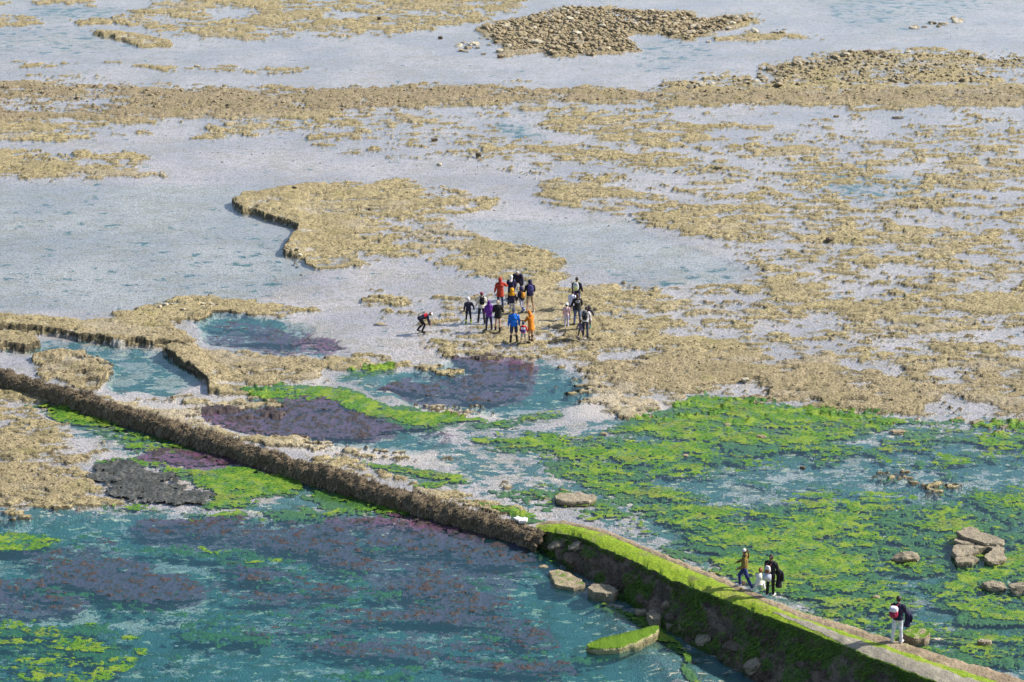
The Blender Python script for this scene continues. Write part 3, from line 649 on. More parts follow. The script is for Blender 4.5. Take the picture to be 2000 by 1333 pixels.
def loft(fn, nacross, name, m_, attr=False):
    Vv = []; 
    for i, (p, s4) in enumerate(zip(sp_, secs)):
        for k in range(nacross): Vv.append(fn(i, p, s4, k / (nacross - 1)))
    gi = np.arange(len(Vv)).reshape(len(sp_), nacross)
    Ff = np.stack([gi[:-1, :-1], gi[1:, :-1], gi[1:, 1:], gi[:-1, 1:]], -1).reshape(-1, 4)
    me_ = np_mesh(name, np.array([tuple(v - jo) for v in Vv]), Ff)
    return mesh_obj(name, me_, m_, jet), Vv
def crown_z(v, f=.5): return Vector((0, 0, mnoise.fractal(v * 2.0, .8, 2, 4) * .035))
def f_edge(i, p, s4, k):          # far foot, far edge, brown strip
    A, B, Cc, D = s4
    out = (A - Cc); out.z = 0; out.normalize()
    prof = [(A + out * .35 - Vector((0, 0, A.z + .3))), A + out * .10 - Vector((0, 0, .25)), A.copy(), A.lerp(B, .5) + Vector((0, 0, .03)), B.copy()]
    kk = k * 4; a_ = int(min(kk, 3)); v = prof[a_].lerp(prof[a_ + 1], kk - a_)
    jag = mnoise.fractal(Vector((v.x * 1.6, v.y * 1.6, 3.3)), .8, 2, 4)
    if k > .02: v += out * jag * .07 * (1 - k) * 2 + crown_z(v) + Vector((0, 0, abs(mnoise.noise(v * 6)) * .05 * (1 if k < .97 else 0)))
    return v
def rag(s4):
    A, B, Cc, D = s4; o_ = D - Cc; o_.z = 0; o_.normalize(); q = mnoise.fractal(Vector((Cc.x * 1.1, Cc.y * 1.1, 5.5)), .7, 2.1, 5)
    f_ = .45 if Cc.x > 9 else 1.0
    return (o_ * q * .13 - Vector((0, 0, abs(q) * .08))) * f_
def f_top(i, p, s4, k):
    A, B, Cc, D = s4; v = B.lerp(Cc, k); v.z += .06 * math.sin(math.pi * k); v += rag(s4) * k ** 3
    return v + crown_z(v)
def f_face(i, p, s4, k):
    A, B, Cc, D = s4
    v = Cc.lerp(D - Vector((0, 0, .35)), k)
    out = D - Cc; out.z = 0; out.normalize()
    kk = sstep(0, .12, k)
    blk = mnoise.cell(Vector((p * .011, k * 2.2, 0))) - .5
    big = mnoise.fractal(Vector((v.x * .55, v.y * .55, v.z * .9)), .7, 2.1, 5)
    ledge = .16 * math.sin(k * 9 + big * 5)
    v = v + (out * .6 + Vector((0, 0, .35))) * kk * (.16 * big + ledge * .5 + blk * .10 * sstep(.15, .3, k) + .09 * mnoise.fractal(v * 3.5, .6, 2, 3)) - out * .12 * kk
    if k < .02: v = Cc + rag(s4); v += crown_z(v)
    else: v += rag(s4) * max(0, 1 - k * 3)
    return v
def jetty_mat(name, kind):
    t = NT(name); p = t.pos(); nf = t.noise(p, 10, 4, .68); nm = t.noise(p, 1.5, 4, .6); ns = t.noise(p, 34, 2); nb = t.noise(p, .55, 3, .6)
    if kind == 'edge':
        c = t.mix(t.step(nm, .35, .65), (.36, .28, .18), (.24, .18, .115)); c = t.mix(t.math('MULTIPLY', t.step(nf, .46, .3), .9), c, (.05, .035, .02))
        c = t.mix(t.math('MULTIPLY', t.step(nb, .58, .7), .5), c, (.20, .26, .04))
    elif kind == 'top':
        c = t.mix(t.step(nf, .35, .65), (.12, .22, .008), (.28, .37, .012)); c = t.mix(t.math('MULTIPLY', t.step(nb, .48, .60), .6), c, t.mix(nf, (.20, .22, .03), (.40, .40, .07))); c = t.mix(t.math('MULTIPLY', t.step(t.noise(p, 1.1, 5, .75), .55, .62), .75), c, t.mix(nf, (.06, .11, .01), (.28, .23, .13)))
        c = t.mix(t.math('MULTIPLY', t.step(ns, .58, .7), .5), c, (.09, .16, .01)); c = t.mix(t.math('MULTIPLY', t.step(nm, .66, .74), .6), c, (.30, .25, .14))
    elif kind == 'path':
        c = t.mix(t.step(nm, .35, .65), (.33, .295, .235), (.24, .215, .17)); c = t.mix(t.math('MULTIPLY', t.step(nf, .5, .7), .35), c, (.27, .30, .08))
        c = t.mix(t.math('MULTIPLY', t.step(ns, .6, .7), .3), c, (.14, .12, .09))
    else:
        c = t.mix(t.step(nm, .4, .6), (.09, .07, .05), (.20, .15, .11)); c = t.mix(t.math('MULTIPLY', t.step(nf, .5, .34), .85), c, (.03, .025, .02))
        c = t.mix(t.math('MULTIPLY', t.step(nb, .44, .54), .9), c, t.mix(t.step(nf, .4, .6), (.025, .07, .01), (.08, .16, .012)))
        c = t.mix(t.math('MULTIPLY', t.step(t.noise(p, .9, 4, .7), .56, .62), .9), c, t.mix(nf, (.05, .03, .03), (.10, .07, .06)))
        c = t.mix(t.math('MULTIPLY', t.step(ns, .66, .72), .5), c, (.5, .46, .4))
    return t.done(t.bsdf(c, .75, .3, t.bump(t.math('ADD', nf, t.math('MULTIPLY', ns, .5)), 1 if kind == 'face' else .7, .07)))
J_FACE = jetty_mat('weedy_flank', 'face'); J_TOP = jetty_mat('moss_crown', 'top')
loft(f_edge, 17, 'stone_edge', jetty_mat('stone_edge', 'edge')); loft(f_top, 22, 'mossy_crown', J_TOP)
face_o, FVv = loft(f_face, 46, 'weedy_flank', J_FACE)
# bare concrete walkway lying in the moss
pv, pf, pidx = [], [], {}
nA = 26
for i, (p, s4) in enumerate(zip(sp_, secs)):
    lo = np.interp(p, [1505, 1560, 1640, 1800, 2400], [.62, .30, .38, .30, .25]); hi = np.interp(p, [1505, 1530, 1600, 1650, 2400], [.66, .75, .80, .985, .97])
    if p < 1505: continue
    for k in range(nA):
        f_ = lo + (hi - lo) * k / (nA - 1)
        v = f_top(i, p, s4, f_); jg = mnoise.fractal(Vector((v.x * 1.3, v.y * 1.3, 8)), .8, 2, 4)
        f2_ = min(max(f_ + (.09 * jg if k < nA - 4 or p < 1640 else .01 * jg), 0), .99)
        pv.append(f_top(i, p, s4, f2_) + Vector((0, 0, .008)) - jo)
gi = np.arange(len(pv)).reshape(-1, nA)
pme = np_mesh('concrete_path', np.array([tuple(v) for v in pv]), np.stack([gi[:-1, :-1], gi[1:, :-1], gi[1:, 1:], gi[:-1, 1:]], -1).reshape(-1, 4))
mesh_obj('concrete_path', pme, jetty_mat('bare_concrete', 'path'), jet)
# blocks that stick out of the flank, parts of the jetty
for q, (px, kk, w_, h_, rz) in enumerate([(1105, .45, .75, .4, .5), (1150, .62, .9, .5, .3), (1180, .4, .5, .35, 0), (1135, .3, .8, .3, .6), (1235, .7, .5, .35, .8), (1290, .62, .55, .4, .2), (1330, .5, .45, .35, 1), (1345, .66, .6, .4, .4), (1310, .8, .4, .3, 0), (1420, .72, .7, .45, .5), (1475, .6, .8, .45, .2), (1400, .85, .5, .3, .3), (1530, .72, .9, .5, .6), (1600, .45, .5, .3, 0), (1640, .5, .7, .4, .3), (1240, .85, .35, .25, .3)]):
    i = int((px - 1045) / (2390 - 1045) * 559); v = FVv[i * 46 + int(kk * 45)] - jo
    me_ = rock_data(200 + q, 3, .3, 8); me_.materials.append(SLAB_DARK if q % 3 else SLAB)
    o = bpy.data.objects.new('stone_block', me_); C.objects.link(o); o.parent = jet; o.location = v; o.scale = (w_ * .55, w_ * .4, h_ * .5); o.rotation_euler = (.5, .2 * (q % 3 - 1), -rz - .6)
# weed clumps hanging on the flank
TV, TF, TC = [], [], []
for k in range(26000):
    i = rnd.randrange(0, 470); j = int(46 * rnd.random() ** 1.3); v = FVv[i * 46 + min(j, 43)]
    if v.z < -.05: continue
    if mnoise.noise(v * 1.1 + Vector((9, 0, 0))) < (.02 if j > 6 else -.6): continue
    A, B, Cc, D = secs[i]; out = D - Cc; out.z = 0; out.normalize(); q = Vector((out.y, -out.x, 0))
    dirv = (Vector((0, 0, -1)) * rnd.uniform(.2, 1) + q * rnd.uniform(-.7, .7) + out * rnd.uniform(.3, .8)).normalized()
    L_ = rnd.uniform(.05, .16) * (.45 if j < 8 else 1); sd = q * rnd.uniform(.012, .035); st = len(TV); cc = rnd.random(); gg = 1.0 if mnoise.noise(v * .7) > -.18 or j < 7 else 0.0
    for m_ in range(3):
        f_ = m_ / 2; c0 = v + dirv * L_ * f_ + out * .05 * math.sin(f_ * 2.6) - jo; ww = 1 - .75 * f_
        TV.append(c0 - sd * ww); TV.append(c0 + sd * ww); TC += [(cc, f_, gg)] * 2
    TF.append((st, st + 1, st + 3, st + 2)); TF.append((st + 2, st + 3, st + 5, st + 4))
tme = np_mesh('weed_tufts', np.array([tuple(v) for v in TV]), np.array(TF)); col_attr(tme, 'tc', np.array(TC, float))
t = NT('flank_fronds'); a = t.attr('tc'); c_ = t.mix(a[2], t.mix(a[0], (.05, .035, .02), (.17, .12, .08)), t.mix(a[0], (.04, .10, .008), (.14, .25, .015)))
tag(mesh_obj('weed_tufts', tme, t.done(t.bsdf(c_, .55, .3)), jet), kind='stuff')

# ------------------------------------------------------------------ stones and slabs
def boulder(px, py, wpx, hz, label, m_, seed, rz=0, asp=.7, name='boulder', cat='boulder', group=None, sink=.25, tilt=0):
    p = at(px, py); g = max(ground_z(p.x, p.y), -.05); p = at(px, py, g)
    mpp = (at(px + 10, py) - at(px, py)).length / 10; w = wpx * mpp * .5
    me_ = rock_data(seed); me_.materials.append(m_)
    o = bpy.data.objects.new(name, me_); C.objects.link(o); o.location = (p.x, p.y + w * asp * .5, g + hz * (.5 - sink)); o.scale = (w * 1.12, w * asp * 1.1, hz * .8)
    o.rotation_euler = (tilt, 0, rz); return tag(o, label, cat, group)
def slab(outline, ztop, zbot, label, m_, name='stone_slab', cat='slab', seed=1, tilt=(0, 0), chamfer=.05):
    P = [at(x, y, ztop) for x, y in outline]; c = sum(P, Vector()) / len(P); n = 44
    L = [0]; Q = P + [P[0]]
    for a, b in zip(Q, Q[1:]): L.append(L[-1] + (b - a).length)
    ring = []
    for k in range(n):
        t_ = L[-1] * k / n; i = max(j for j in range(len(P)) if L[j] <= t_); f_ = (t_ - L[i]) / max(L[i + 1] - L[i], 1e-6); ring.append(Q[i].lerp(Q[i + 1], f_) - c)
    bm = bmesh.new(); rows = []
    th = ztop - zbot
    for (sc, dz) in ((.25, 0), (.5, 0), (.75, 0), (.9, 0), (1 - chamfer * .5, 0), (1, -.02), (1.02, -.3 * th), (.99, -.6 * th), (.93, -th)):
        row = []
        for k, v in enumerate(ring):
            w_ = v * sc; z = ztop + dz + tilt[0] * w_.x + tilt[1] * w_.y
            q = Vector((w_.x, w_.y, z)); nn = mnoise.fractal((q + c) * 2.6 + Vector((seed, 0, 0)), .8, 2, 4)
            q += Vector((v.x, v.y, 0)).normalized() * nn * (.07 if sc > .9 else .02) + Vector((0, 0, nn * .04)); row.append(bm.verts.new(q))
        rows.append(row)
    ct = bm.verts.new((0, 0, ztop))
    for k in range(n): bm.faces.new((ct, rows[0][k], rows[0][(k + 1) % n]))
    for a, b in zip(rows, rows[1:]):
        for k in range(n): bm.faces.new((a[k], b[k], b[(k + 1) % n], a[(k + 1) % n]))
    bmesh.ops.recalc_face_normals(bm, faces=bm.faces)
    o = bm_obj(name, bm, m_, smooth=False); o.location = (c.x, c.y, 0); return tag(o, label, cat)

slab([(1083,968),(1095,962),(1130,963),(1160,966),(1166,972),(1150,979),(1110,980),(1085,975)], .17, -.1, 'flat oval tan slab lying alone in the pale pool above the start of the jetty', SLAB, seed=3)
slab([(1004,1012),(1012,1008),(1030,1012),(1028,1018),(1014,1018)], .72, .6, 'small white slab on the end of the shaggy wall where the jetty starts', rock_material('white_slab', (.78, .76, .72), (.66, .64, .6)), seed=4)
slab([(1868,1040),(1880,1032),(1893,1029),(1935,1044),(1962,1052),(1960,1060),(1925,1060),(1880,1048)], .44, .2, 'longest slab on top of the heap of grey brown slabs near the right edge', SLAB, seed=5, tilt=(-.03, .04))
slab([(1866,1049),(1876,1046),(1905,1056),(1903,1063),(1880,1062),(1864,1056)], .32, .12, 'narrow slab just under the longest one, left side of the slab heap', SLAB, seed=6)
slab([(1900,1062),(1935,1056),(1955,1062),(1963,1074),(1950,1076),(1930,1068),(1905,1072)], .28, .0, 'jagged dark edged slab on the right side of the slab heap', SLAB, seed=7)
slab([(1857,1073),(1868,1062),(1900,1065),(1912,1072),(1895,1082),(1868,1086)], .26, .0, 'broad pale topped slab on the left front of the slab heap', SLAB, seed=8, tilt=(0, .05))
slab([(1922,1088),(1948,1068),(1956,1072),(1965,1088),(1950,1094),(1930,1094)], .25, -.1, 'wedge shaped block at the lower right corner of the slab heap', SLAB, seed=9, tilt=(-.1, .15))
slab([(1864,1092),(1885,1084),(1912,1090),(1900,1097),(1870,1100)], .18, -.1, 'lowest slab of the heap, with pebbles on both sides', SLAB, seed=10)
slab([(1073,1117),(1090,1111),(1112,1118),(1135,1130),(1142,1143),(1118,1148),(1085,1142)], .14, -.3, 'triangular pale slab with a green corner at the foot of the jetty', SLAB_MOSS, seed=11)
slab([(1148,1148),(1160,1140),(1190,1144),(1206,1153),(1198,1160),(1160,1157)], .3, -.2, 'dark sided brown block at the jetty foot, just right of the triangular slab', SLAB, seed=12)
slab([(1322,1216),(1350,1211),(1366,1220),(1350,1228),(1326,1224)], .25, -.2, 'grey block half buried at the jetty foot, lowest of the ones along it', SLAB, seed=13)
slab([(1262,1196),(1275,1190),(1292,1200),(1290,1210),(1272,1208)], .35, -.2, 'reddish tan block standing at the jetty foot beside the curved slab', SLAB, seed=14)
slab([(1294,1212),(1310,1212),(1318,1220),(1304,1224)], .14, -.2, 'small flat block between the reddish block and the half buried grey one', SLAB, seed=15)
slab([(1240,1190),(1262,1188),(1264,1194),(1246,1196)], .2, -.2, 'thin splinter of stone at the jetty foot above the reddish tan block', SLAB, seed=16)
boulder(1771, 1098, 46, .42, 'rounded brown boulder standing alone left of the slab heap', SLAB, 21, .2)
boulder(1944, 1154, 46, .38, 'brown boulder in the green weed, left one of the pair below the slab heap', SLAB, 22, -.2)
boulder(1996, 1160, 48, .42, 'brown boulder cut by the right edge of the picture', SLAB, 23, .1)
MOSSB = rock_material('moss_topped_boulder', (.34, .27, .19), (.25, .20, .14), (.13, .25, .008), .80, 1.0, cap=True)
slab([(1764,1234),(1778,1226),(1802,1227),(1817,1236),(1808,1246),(1786,1247),(1770,1241)], .30, -.1, 'big brown boulder with a green mossy top beside the lone man', MOSSB, 'boulder', 'boulder', 24)
boulder(1924, 1263, 26, .3, 'small round brown boulder to the right of the mossy one', SLAB, 25)
boulder(1710, 1171, 16, .17, 'small pale brown stone above the lone man in the green weed', STONE, 26, name='stone', cat='stone')
boulder(1830, 1252, 22, .1, 'thin pale stone flake leaning beside the mossy boulder', STONE_PALE, 27, name='stone', cat='stone', asp=.4)
boulder(1061, 1111, 20, .12, 'small tan stone in the dark pool above the triangular slab', STONE, 28, name='stone', cat='stone')
boulder(1390, 1128, 16, .22, 'grey stone at the far side of the jetty left of the walking woman', STONE, 29, name='stone', cat='stone')
boulder(1450, 1142, 14, .16, 'dark stone in the shallow water behind the walking woman', STONE_DARK, 30, name='stone', cat='stone')
boulder(1486, 857, 18, .16, 'tan stone in the upper part of the green weed field', STONE, 31, name='stone', cat='stone')
boulder(1421, 832, 16, .12, 'flat tan stone near the top edge of the green weed field', STONE, 32, name='stone', cat='stone')
boulder(1755, 848, 30, .14, 'wide tan rock lump at the top of the dark blue pool on the right', STONE, 33, name='stone', cat='stone')
boulder(1179, 850, 14, .12, 'tan stone at the upper left corner of the green weed field', STONE, 34, name='stone', cat='stone')
boulder(848, 276, 14, .25, 'dark stone standing in the open shallows left of centre, upper one of two', STONE_DARK, 35, name='stone', cat='stone')
boulder(934, 305, 11, .25, 'dark stone standing in the open shallows left of centre, lower one of two', STONE_DARK, 36, name='stone', cat='stone')
boulder(858, 324, 11, .2, 'pale stone just below the two dark ones in the open shallows', STONE_PALE, 37, name='stone', cat='stone')
boulder(722, 412, 7, .18, 'small black stone lying on top of the big tan ledge', STONE_DARK, 38, name='stone', cat='stone')
boulder(575, 368, 9, .12, 'small dark stone at the upper rim of the big tan ledge', STONE_DARK, 39, name='stone', cat='stone')
boulder(1621, 470, 16, .2, 'dark tan stone in the mottled reef right of the pale pool', STONE_DARK, 40, name='stone', cat='stone')
boulder(1404, 329, 18, .16, 'brown stone in the shallows above the mottled reef', STONE, 41, name='stone', cat='stone')
boulder(1343, 399, 1, .01, '', STONE, 42) if False else None
boulder(1943, 389, 13, .2, 'pale stone in the shallows near the right edge', STONE_PALE, 43, name='stone', cat='stone')
boulder(1634, 229, 11, .15, 'reddish stone in the shallows below the long bank', STONE, 44, name='stone', cat='stone')
boulder(1754, 232, 20, .16, 'low dark stone in the shallows right of the reddish one below the long bank', STONE_DARK, 45, name='stone', cat='stone')
boulder(743, 635, 22, .08, 'flat tan stone in the water left of the bending person', STONE, 46, name='stone', cat='stone')
boulder(1925, 546, 22, .1, 'flat brown stone in the shallows at the right, below the pale one', STONE, 47, name='stone', cat='stone')
boulder(1687, 384, 8, .12, 'white stone in the blue shallows on the right', STONE_PALE, 48, name='stone', cat='stone')
boulder(741, 38, 8, .25, 'dark stone on the reef at the top of the picture', STONE_DARK, 49, name='stone', cat='stone')
boulder(860, 76, 9, .22, 'small dark stone in the water left of the stone pile', STONE_DARK, 50, name='stone', cat='stone')
boulder(384, 131, 10, .2, 'pale stone on the thin strip of reef above the long bank', STONE_PALE, 51, name='stone', cat='stone')
boulder(1340, 745, 1, .01, '', STONE, 52) if False else None
boulder(1456, 744, 16, .14, 'white stone on the brown reef above the green weed field', STONE_PALE, 53, name='stone', cat='stone')
boulder(1258, 712, 30, .16, 'small knob of rock rising from the wet patch on the brown reef', STONE, 54, name='rock_knob', cat='rock')
boulder(1568, 917, 12, .14, 'dark blue grey stone in the middle of the green weed field', STONE_DARK, 55, name='stone', cat='stone')
boulder(1338, 893, 14, .14, 'pinkish tan stone among the green weed left of the middle', STONE, 56, name='stone', cat='stone')
boulder(1143, 664, 14, .1, 'pale yellow rock lump at the feet of the small child on the right', STONE_PALE, 57, name='stone', cat='stone')
# curved slab in the pool: a bent trough shaped piece of concrete
bm = bmesh.new(); rows = []
far = [(1146,1258),(1175,1246),(1215,1237),(1250,1229),(1275,1222),(1287,1221)]; near = [(1145,1263),(1170,1268),(1210,1264),(1250,1250),(1278,1236),(1288,1228)]
n = 60
for k in range(n + 1):
    f_ = k / n * 5; i = min(int(f_), 4); g_ = f_ - i
    fa = [far[i][c] + (far[i + 1][c] - far[i][c]) * g_ for c in (0, 1)]; ne = [near[i][c] + (near[i + 1][c] - near[i][c]) * g_ for c in (0, 1)]
    zt = .30 + .2 * (k / n); zn = .20 + .22 * (k / n)
    A = at(*fa, zt); B = at(*ne, zn); row = []
    out = B - A; out.z = 0; out.normalize()
    for q, ww in [(A - out * .02 + Vector((0, 0, -.5)), 0), (A, 1), (A.lerp(B, .3), 1), (A.lerp(B, .6), 1), (A.lerp(B, .9), 1), (B, 1), (B - Vector((0, 0, .12)) + out * .02, 1), (B - Vector((0, 0, .26)), 1), (B - out * .1 + Vector((0, 0, -.5)), 0)]:
        nn = mnoise.fractal(q * 2.5, .8, 2, 4); row.append(bm.verts.new(q + Vector((nn * .03, -nn * .05, nn * .04)) * ww))
    rows.append(row)
for a, b in zip(rows, rows[1:]):
    for k in range(8): bm.faces.new((a[k], a[k + 1], b[k + 1], b[k]))
bm.faces.new(rows[0]); bm.faces.new(rows[-1][::-1])
bmesh.ops.recalc_face_normals(bm, faces=bm.faces)
tag(bm_obj('curved_slab', bm, MOSSTOP), 'curved slab with a green mossy top and yellow broken edge lying in the pool below the jetty', 'slab')

# loose stones: eight shapes, copied one by one
kinds = [rock_data(60 + k, 2, .3, 6) for k in range(8)]
for k, m_ in enumerate(kinds): m_.materials.append([STONE, SLAB, STONE, STONE_PALE][k % 4])
pale = [rock_data(80 + k, 2, .3, 5) for k in range(4)]
for m_ in pale: m_.materials.append(STONE_PALE)
spread = []
def scatter(n, poly, s0, s1, label, group, meshes, seed, name='stone', zoff=.2, flat=.6, ind=True):
    r = random.Random(seed); m = poly_mask(poly); iy, ix = np.nonzero(m); out = []
    while len(out) < n:
        k = r.randrange(len(ix)); px = MX0 + (ix[k] + r.random()) * MS; py = MY0 + (iy[k] + r.random()) * MS
        if not (-20 < px < 2020 and -10 < py < 1350): 
            if ind: continue
        p = at(px, py); 
        s = s0 * (s1 / s0) ** (r.random() ** 2.2); g = ground_z(p.x, p.y)
        if g < -.15: g = -.12
        out.append((p.x, p.y, g + s * zoff, s, r.uniform(0, 6.28), r.uniform(.7, 1.3), r.uniform(.7, 1.2) * flat, r.randrange(len(meshes)), r.uniform(-.3, .3)))
    if ind:
        for (x, y, z, s, rz, ax, az, k, tl) in out:
            o = bpy.data.objects.new(name, meshes[k]); C.objects.link(o); o.location = (x, y, z); o.rotation_euler = (tl, tl, rz); o.scale = (s * ax, s, s * az)
            tag(o, label, 'stone', group)
    else: spread.extend([(q, meshes) for q in out])
PILE = [(945,55),(1000,42),(1060,26),(1100,13),(1200,20),(1350,27),(1360,38),(1480,34),(1380,68),(1340,78),(1310,68),(1220,62),(1250,98),(1150,108),(1080,108),(1060,98),(1000,100),(985,90),(960,70)]
scatter(110, PILE, .22, .5, 'rough tan stone heaped with others in the stone pile at the top right', 'stones of the pile at the top right', kinds, 1)
scatter(2600, PILE, .10, .3, '', '', kinds, 2, ind=False)
scatter(20, [(930,70),(990,80),(980,115),(900,110),(880,95)], .2, .4, 'lone stone in the water to the left of the stone pile', 'stones in the water left of the pile', kinds, 3)
scatter(14, [(1280,70),(1500,50),(1560,62),(1350,95)], .15, .35, 'lone stone in the water to the right of the stone pile', 'stones in the water right of the pile', kinds, 4)
scatter(12, [(1770,52),(1830,38),(1890,36),(1880,48),(1790,58)], .25, .5, 'dark stone of the small row at the top right corner', 'row of stones top right', kinds, 5)
scatter(45, [(1480,135),(1690,100),(1800,100),(1700,112),(1560,150),(1520,170),(1480,165)], .2, .42, 'tan stone on the stony left end of the upper right reef', 'stones on the upper right reef', kinds, 6)
scatter(900, [(1480,135),(1690,100),(1900,106),(2005,130),(1870,130),(1960,160),(1520,170),(1480,165)], .07, .22, '', '', kinds, 7, ind=False)
scatter(30, [(1260,168),(1400,148),(1480,150),(1480,165),(1300,178)], .16, .36, 'tan stone on the far rim of the long bank right of the middle', 'stones on the far rim of the bank', kinds, 8)
scatter(1500, [(0,160),(260,167),(620,178),(900,168),(1300,184),(1500,172),(2000,170),(2000,200),(1000,198),(700,215),(0,230)], .05, .15, '', '', kinds, 9, ind=False)
scatter(16, [(1870,1075),(1912,1100),(1945,1102),(1930,1092),(1915,1080),(1890,1076)], .08, .14, 'pale pebble at the front foot of the slab heap', 'pebbles of the slab heap', pale, 10)
scatter(26, [(1100,830),(1700,840),(1990,900),(1990,1200),(1600,1080),(1200,950)], .07, .15, 'small pale stone scattered in the green weed field', 'pale stones in the green weed', pale, 11)
scatter(450, [(900,840),(1700,830),(2000,860),(2000,1280),(1500,1100),(1000,950)], .03, .07, '', '', kinds, 12, ind=False)
scatter(10, [(300,600),(430,588),(420,600),(330,612)], .08, .16, 'pale stone on the pool rim of the left ledge', 'pale stones on the left ledge', pale, 13)
scatter(9, [(560,480),(600,500),(596,545),(570,530)], .1, .2, 'broken stone at the tip of the big tan ledge', 'stones at the big ledge tip', kinds, 14)
scatter(700, [(1050,640),(2000,560),(2000,820),(1150,800)], .03, .09, '', '', kinds, 15, ind=False)
scatter(500, [(200,240),(2000,220),(2000,540),(600,400)], .04, .10, '', '', kinds, 16, ind=False)
scatter(250, [(0,770),(200,880),(200,980),(0,985)], .03, .08, '', '', kinds, 17, ind=False)
for hole_ in (0,):
    SV, SF = [], []; base_n = 0
    cache = {}
    for (x, y, z, s, rz, ax, az, k, tl), ms_ in spread:
        low = cache.get(k)
        if low is None:
            bm = bmesh.new(); bmesh.ops.create_icosphere(bm, subdivisions=2 if False else 1, radius=1); r = random.Random(k)
            for v in bm.verts: v.co = Vector((v.co.x * r.uniform(.7, 1.15), v.co.y * r.uniform(.7, 1.15), v.co.z * r.uniform(.7, 1.1)))
            low = (np.array([tuple(v.co) for v in bm.verts]), np.array([[v.index for v in f.verts] for f in bm.faces])); bm.free(); cache[k] = low
        P = low[0] * np.array([s * ax, s, s * az]); c_, s__ = math.cos(rz), math.sin(rz)
        P = np.stack([P[:, 0] * c_ - P[:, 1] * s__ + x, P[:, 0] * s__ + P[:, 1] * c_ + y, P[:, 2] + P[:, 0] * tl + z], -1)
        SV.append(P); SF.append(low[1] + base_n); base_n += len(P)
    sm = np_mesh('loose_stones', np.concatenate(SV), np.concatenate(SF))
    tag(mesh_obj('loose_stones', sm, STONE, smooth=False), 'countless small stones strewn over the banks and reefs', 'stones', kind='stuff')
# ------------------------------------------------------------------ people
_cloth = {}
def cloth(col, rough=.8, kind='cloth'):
    key = (col, kind)
    if key in _cloth: return _cloth[key]
    t = NT(kind); p = t.pos(obj=True); n1 = t.noise(p, 9, 3, .6); n2 = t.noise(p, 60, 2)
    c = t.mix(t.step(n1, .35, .65), tuple(v * .78 for v in col), tuple(min(v * 1.15, 1) for v in col))
    _cloth[key] = t.done(t.bsdf(c, rough, .3, t.bump(t.math('ADD', n1, t.math('MULTIPLY', n2, .2)), .6, .03))); return _cloth[key]
def pattern_cloth(c1, c2, scale, thr):
    t = NT('patterned_cloth'); p = t.pos(obj=True); v = t.vor(p, scale)
    return t.done(t.bsdf(t.mix(t.step(v, thr, thr + .05), c2, c1), .8, .3))
SKIN = cloth((.52, .31, .21), .55, 'skin'); SOLE = cloth((.75, .73, .7)); BLACKC = cloth((.012, .012, .015)); BOOT = cloth((.01, .011, .014), .35)

def catmull(P, n=4):
    out = []
    for i in range(len(P) - 1):
        p0 = P[max(i - 1, 0)]; p1 = P[i]; p2 = P[i + 1]; p3 = P[min(i + 2, len(P) - 1)]
        for k in range(n):
            t_ = k / n; out.append(.5 * ((2 * p1) + (p2 - p0) * t_ + (2 * p0 - 5 * p1 + 4 * p2 - p3) * t_ * t_ + (3 * p1 - p0 - 3 * p2 + p3) * t_ ** 3))
    return out + [P[-1]]
def tube(bm, P, Rr, lat=Vector((1, 0, 0)), seg=12, n=4, cap=True):
    """a closed sleeve along P; Rr = (half width along lat, half depth) at each point"""
    Rv = [Vector((r, r, 0)) if not isinstance(r, tuple) else Vector((r[0], r[1], 0)) for r in Rr]
    Q = catmull([Vector(p) for p in P], n); S = catmull(Rv, n); rows = []
    for i, q in enumerate(Q):
        d = (Q[min(i + 1, len(Q) - 1)] - Q[max(i - 1, 0)]).normalized()
        l = lat - d * lat.dot(d)
        if l.length < .1: l = Vector((0, 1, 0)) - d * d.y
        l.normalize(); f = d.cross(l)
        rows.append([bm.verts.new(q + l * (S[i].x * math.cos(a)) + f * (S[i].y * math.sin(a))) for a in [2 * math.pi * k / seg for k in range(seg)]])
    for a, b in zip(rows, rows[1:]):
        for k in range(seg): bm.faces.new((a[k], a[(k + 1) % seg], b[(k + 1) % seg], b[k]))
    if cap:
        for row, s in ((rows[0], -1), (rows[-1], 1)):
            c = sum((v.co for v in row), Vector()) / seg; v0 = bm.verts.new(c)
            for k in range(seg):
                bm.faces.new((row[k], row[(k + 1) % seg], v0) if s > 0 else (row[(k + 1) % seg], row[k], v0))
def ball(bm, c, r, sub=2, rot=None):
    m = Matrix.Translation(c) @ (rot.to_4x4() if rot else Matrix()) @ Matrix.Diagonal((*r, 1))
    return bmesh.ops.create_icosphere(bm, subdivisions=sub, radius=1, matrix=m)['verts']
def fin(name, bm, m_, parent, rough=0.0):
    bmesh.ops.recalc_face_normals(bm, faces=bm.faces)
    if rough:
        for v in bm.verts: v.co += Vector((1, 1, .4)) * 0 + v.normal * rough * mnoise.noise(v.co * 9)
    return bm_obj(name, bm, m_, parent)
def skin_body(J, edges, rad, parent):
    me_ = bpy.data.meshes.new('body'); names = list(J)
    me_.from_pydata([tuple(J[k]) for k in names], [(names.index(a), names.index(b)) for a, b in edges], [])
    o = bpy.data.objects.new('body', me_); C.objects.link(o)
    sk = o.modifiers.new('s', 'SKIN'); sk.use_smooth_shade = True; sk.branch_smoothing = .3
    for k, sv in zip(names, me_.skin_vertices[0].data): r = rad[k]; sv.radius = (r, r); sv.use_root = (k == 'pelvis')
    ss = o.modifiers.new('u', 'SUBSURF'); ss.levels = 1; ss.render_levels = 1
    dg = bpy.context.evaluated_depsgraph_get(); dg.update(); m2 = bpy.data.meshes.new_from_object(o.evaluated_get(dg))
    bpy.data.objects.remove(o); bpy.data.meshes.remove(me_); return m2

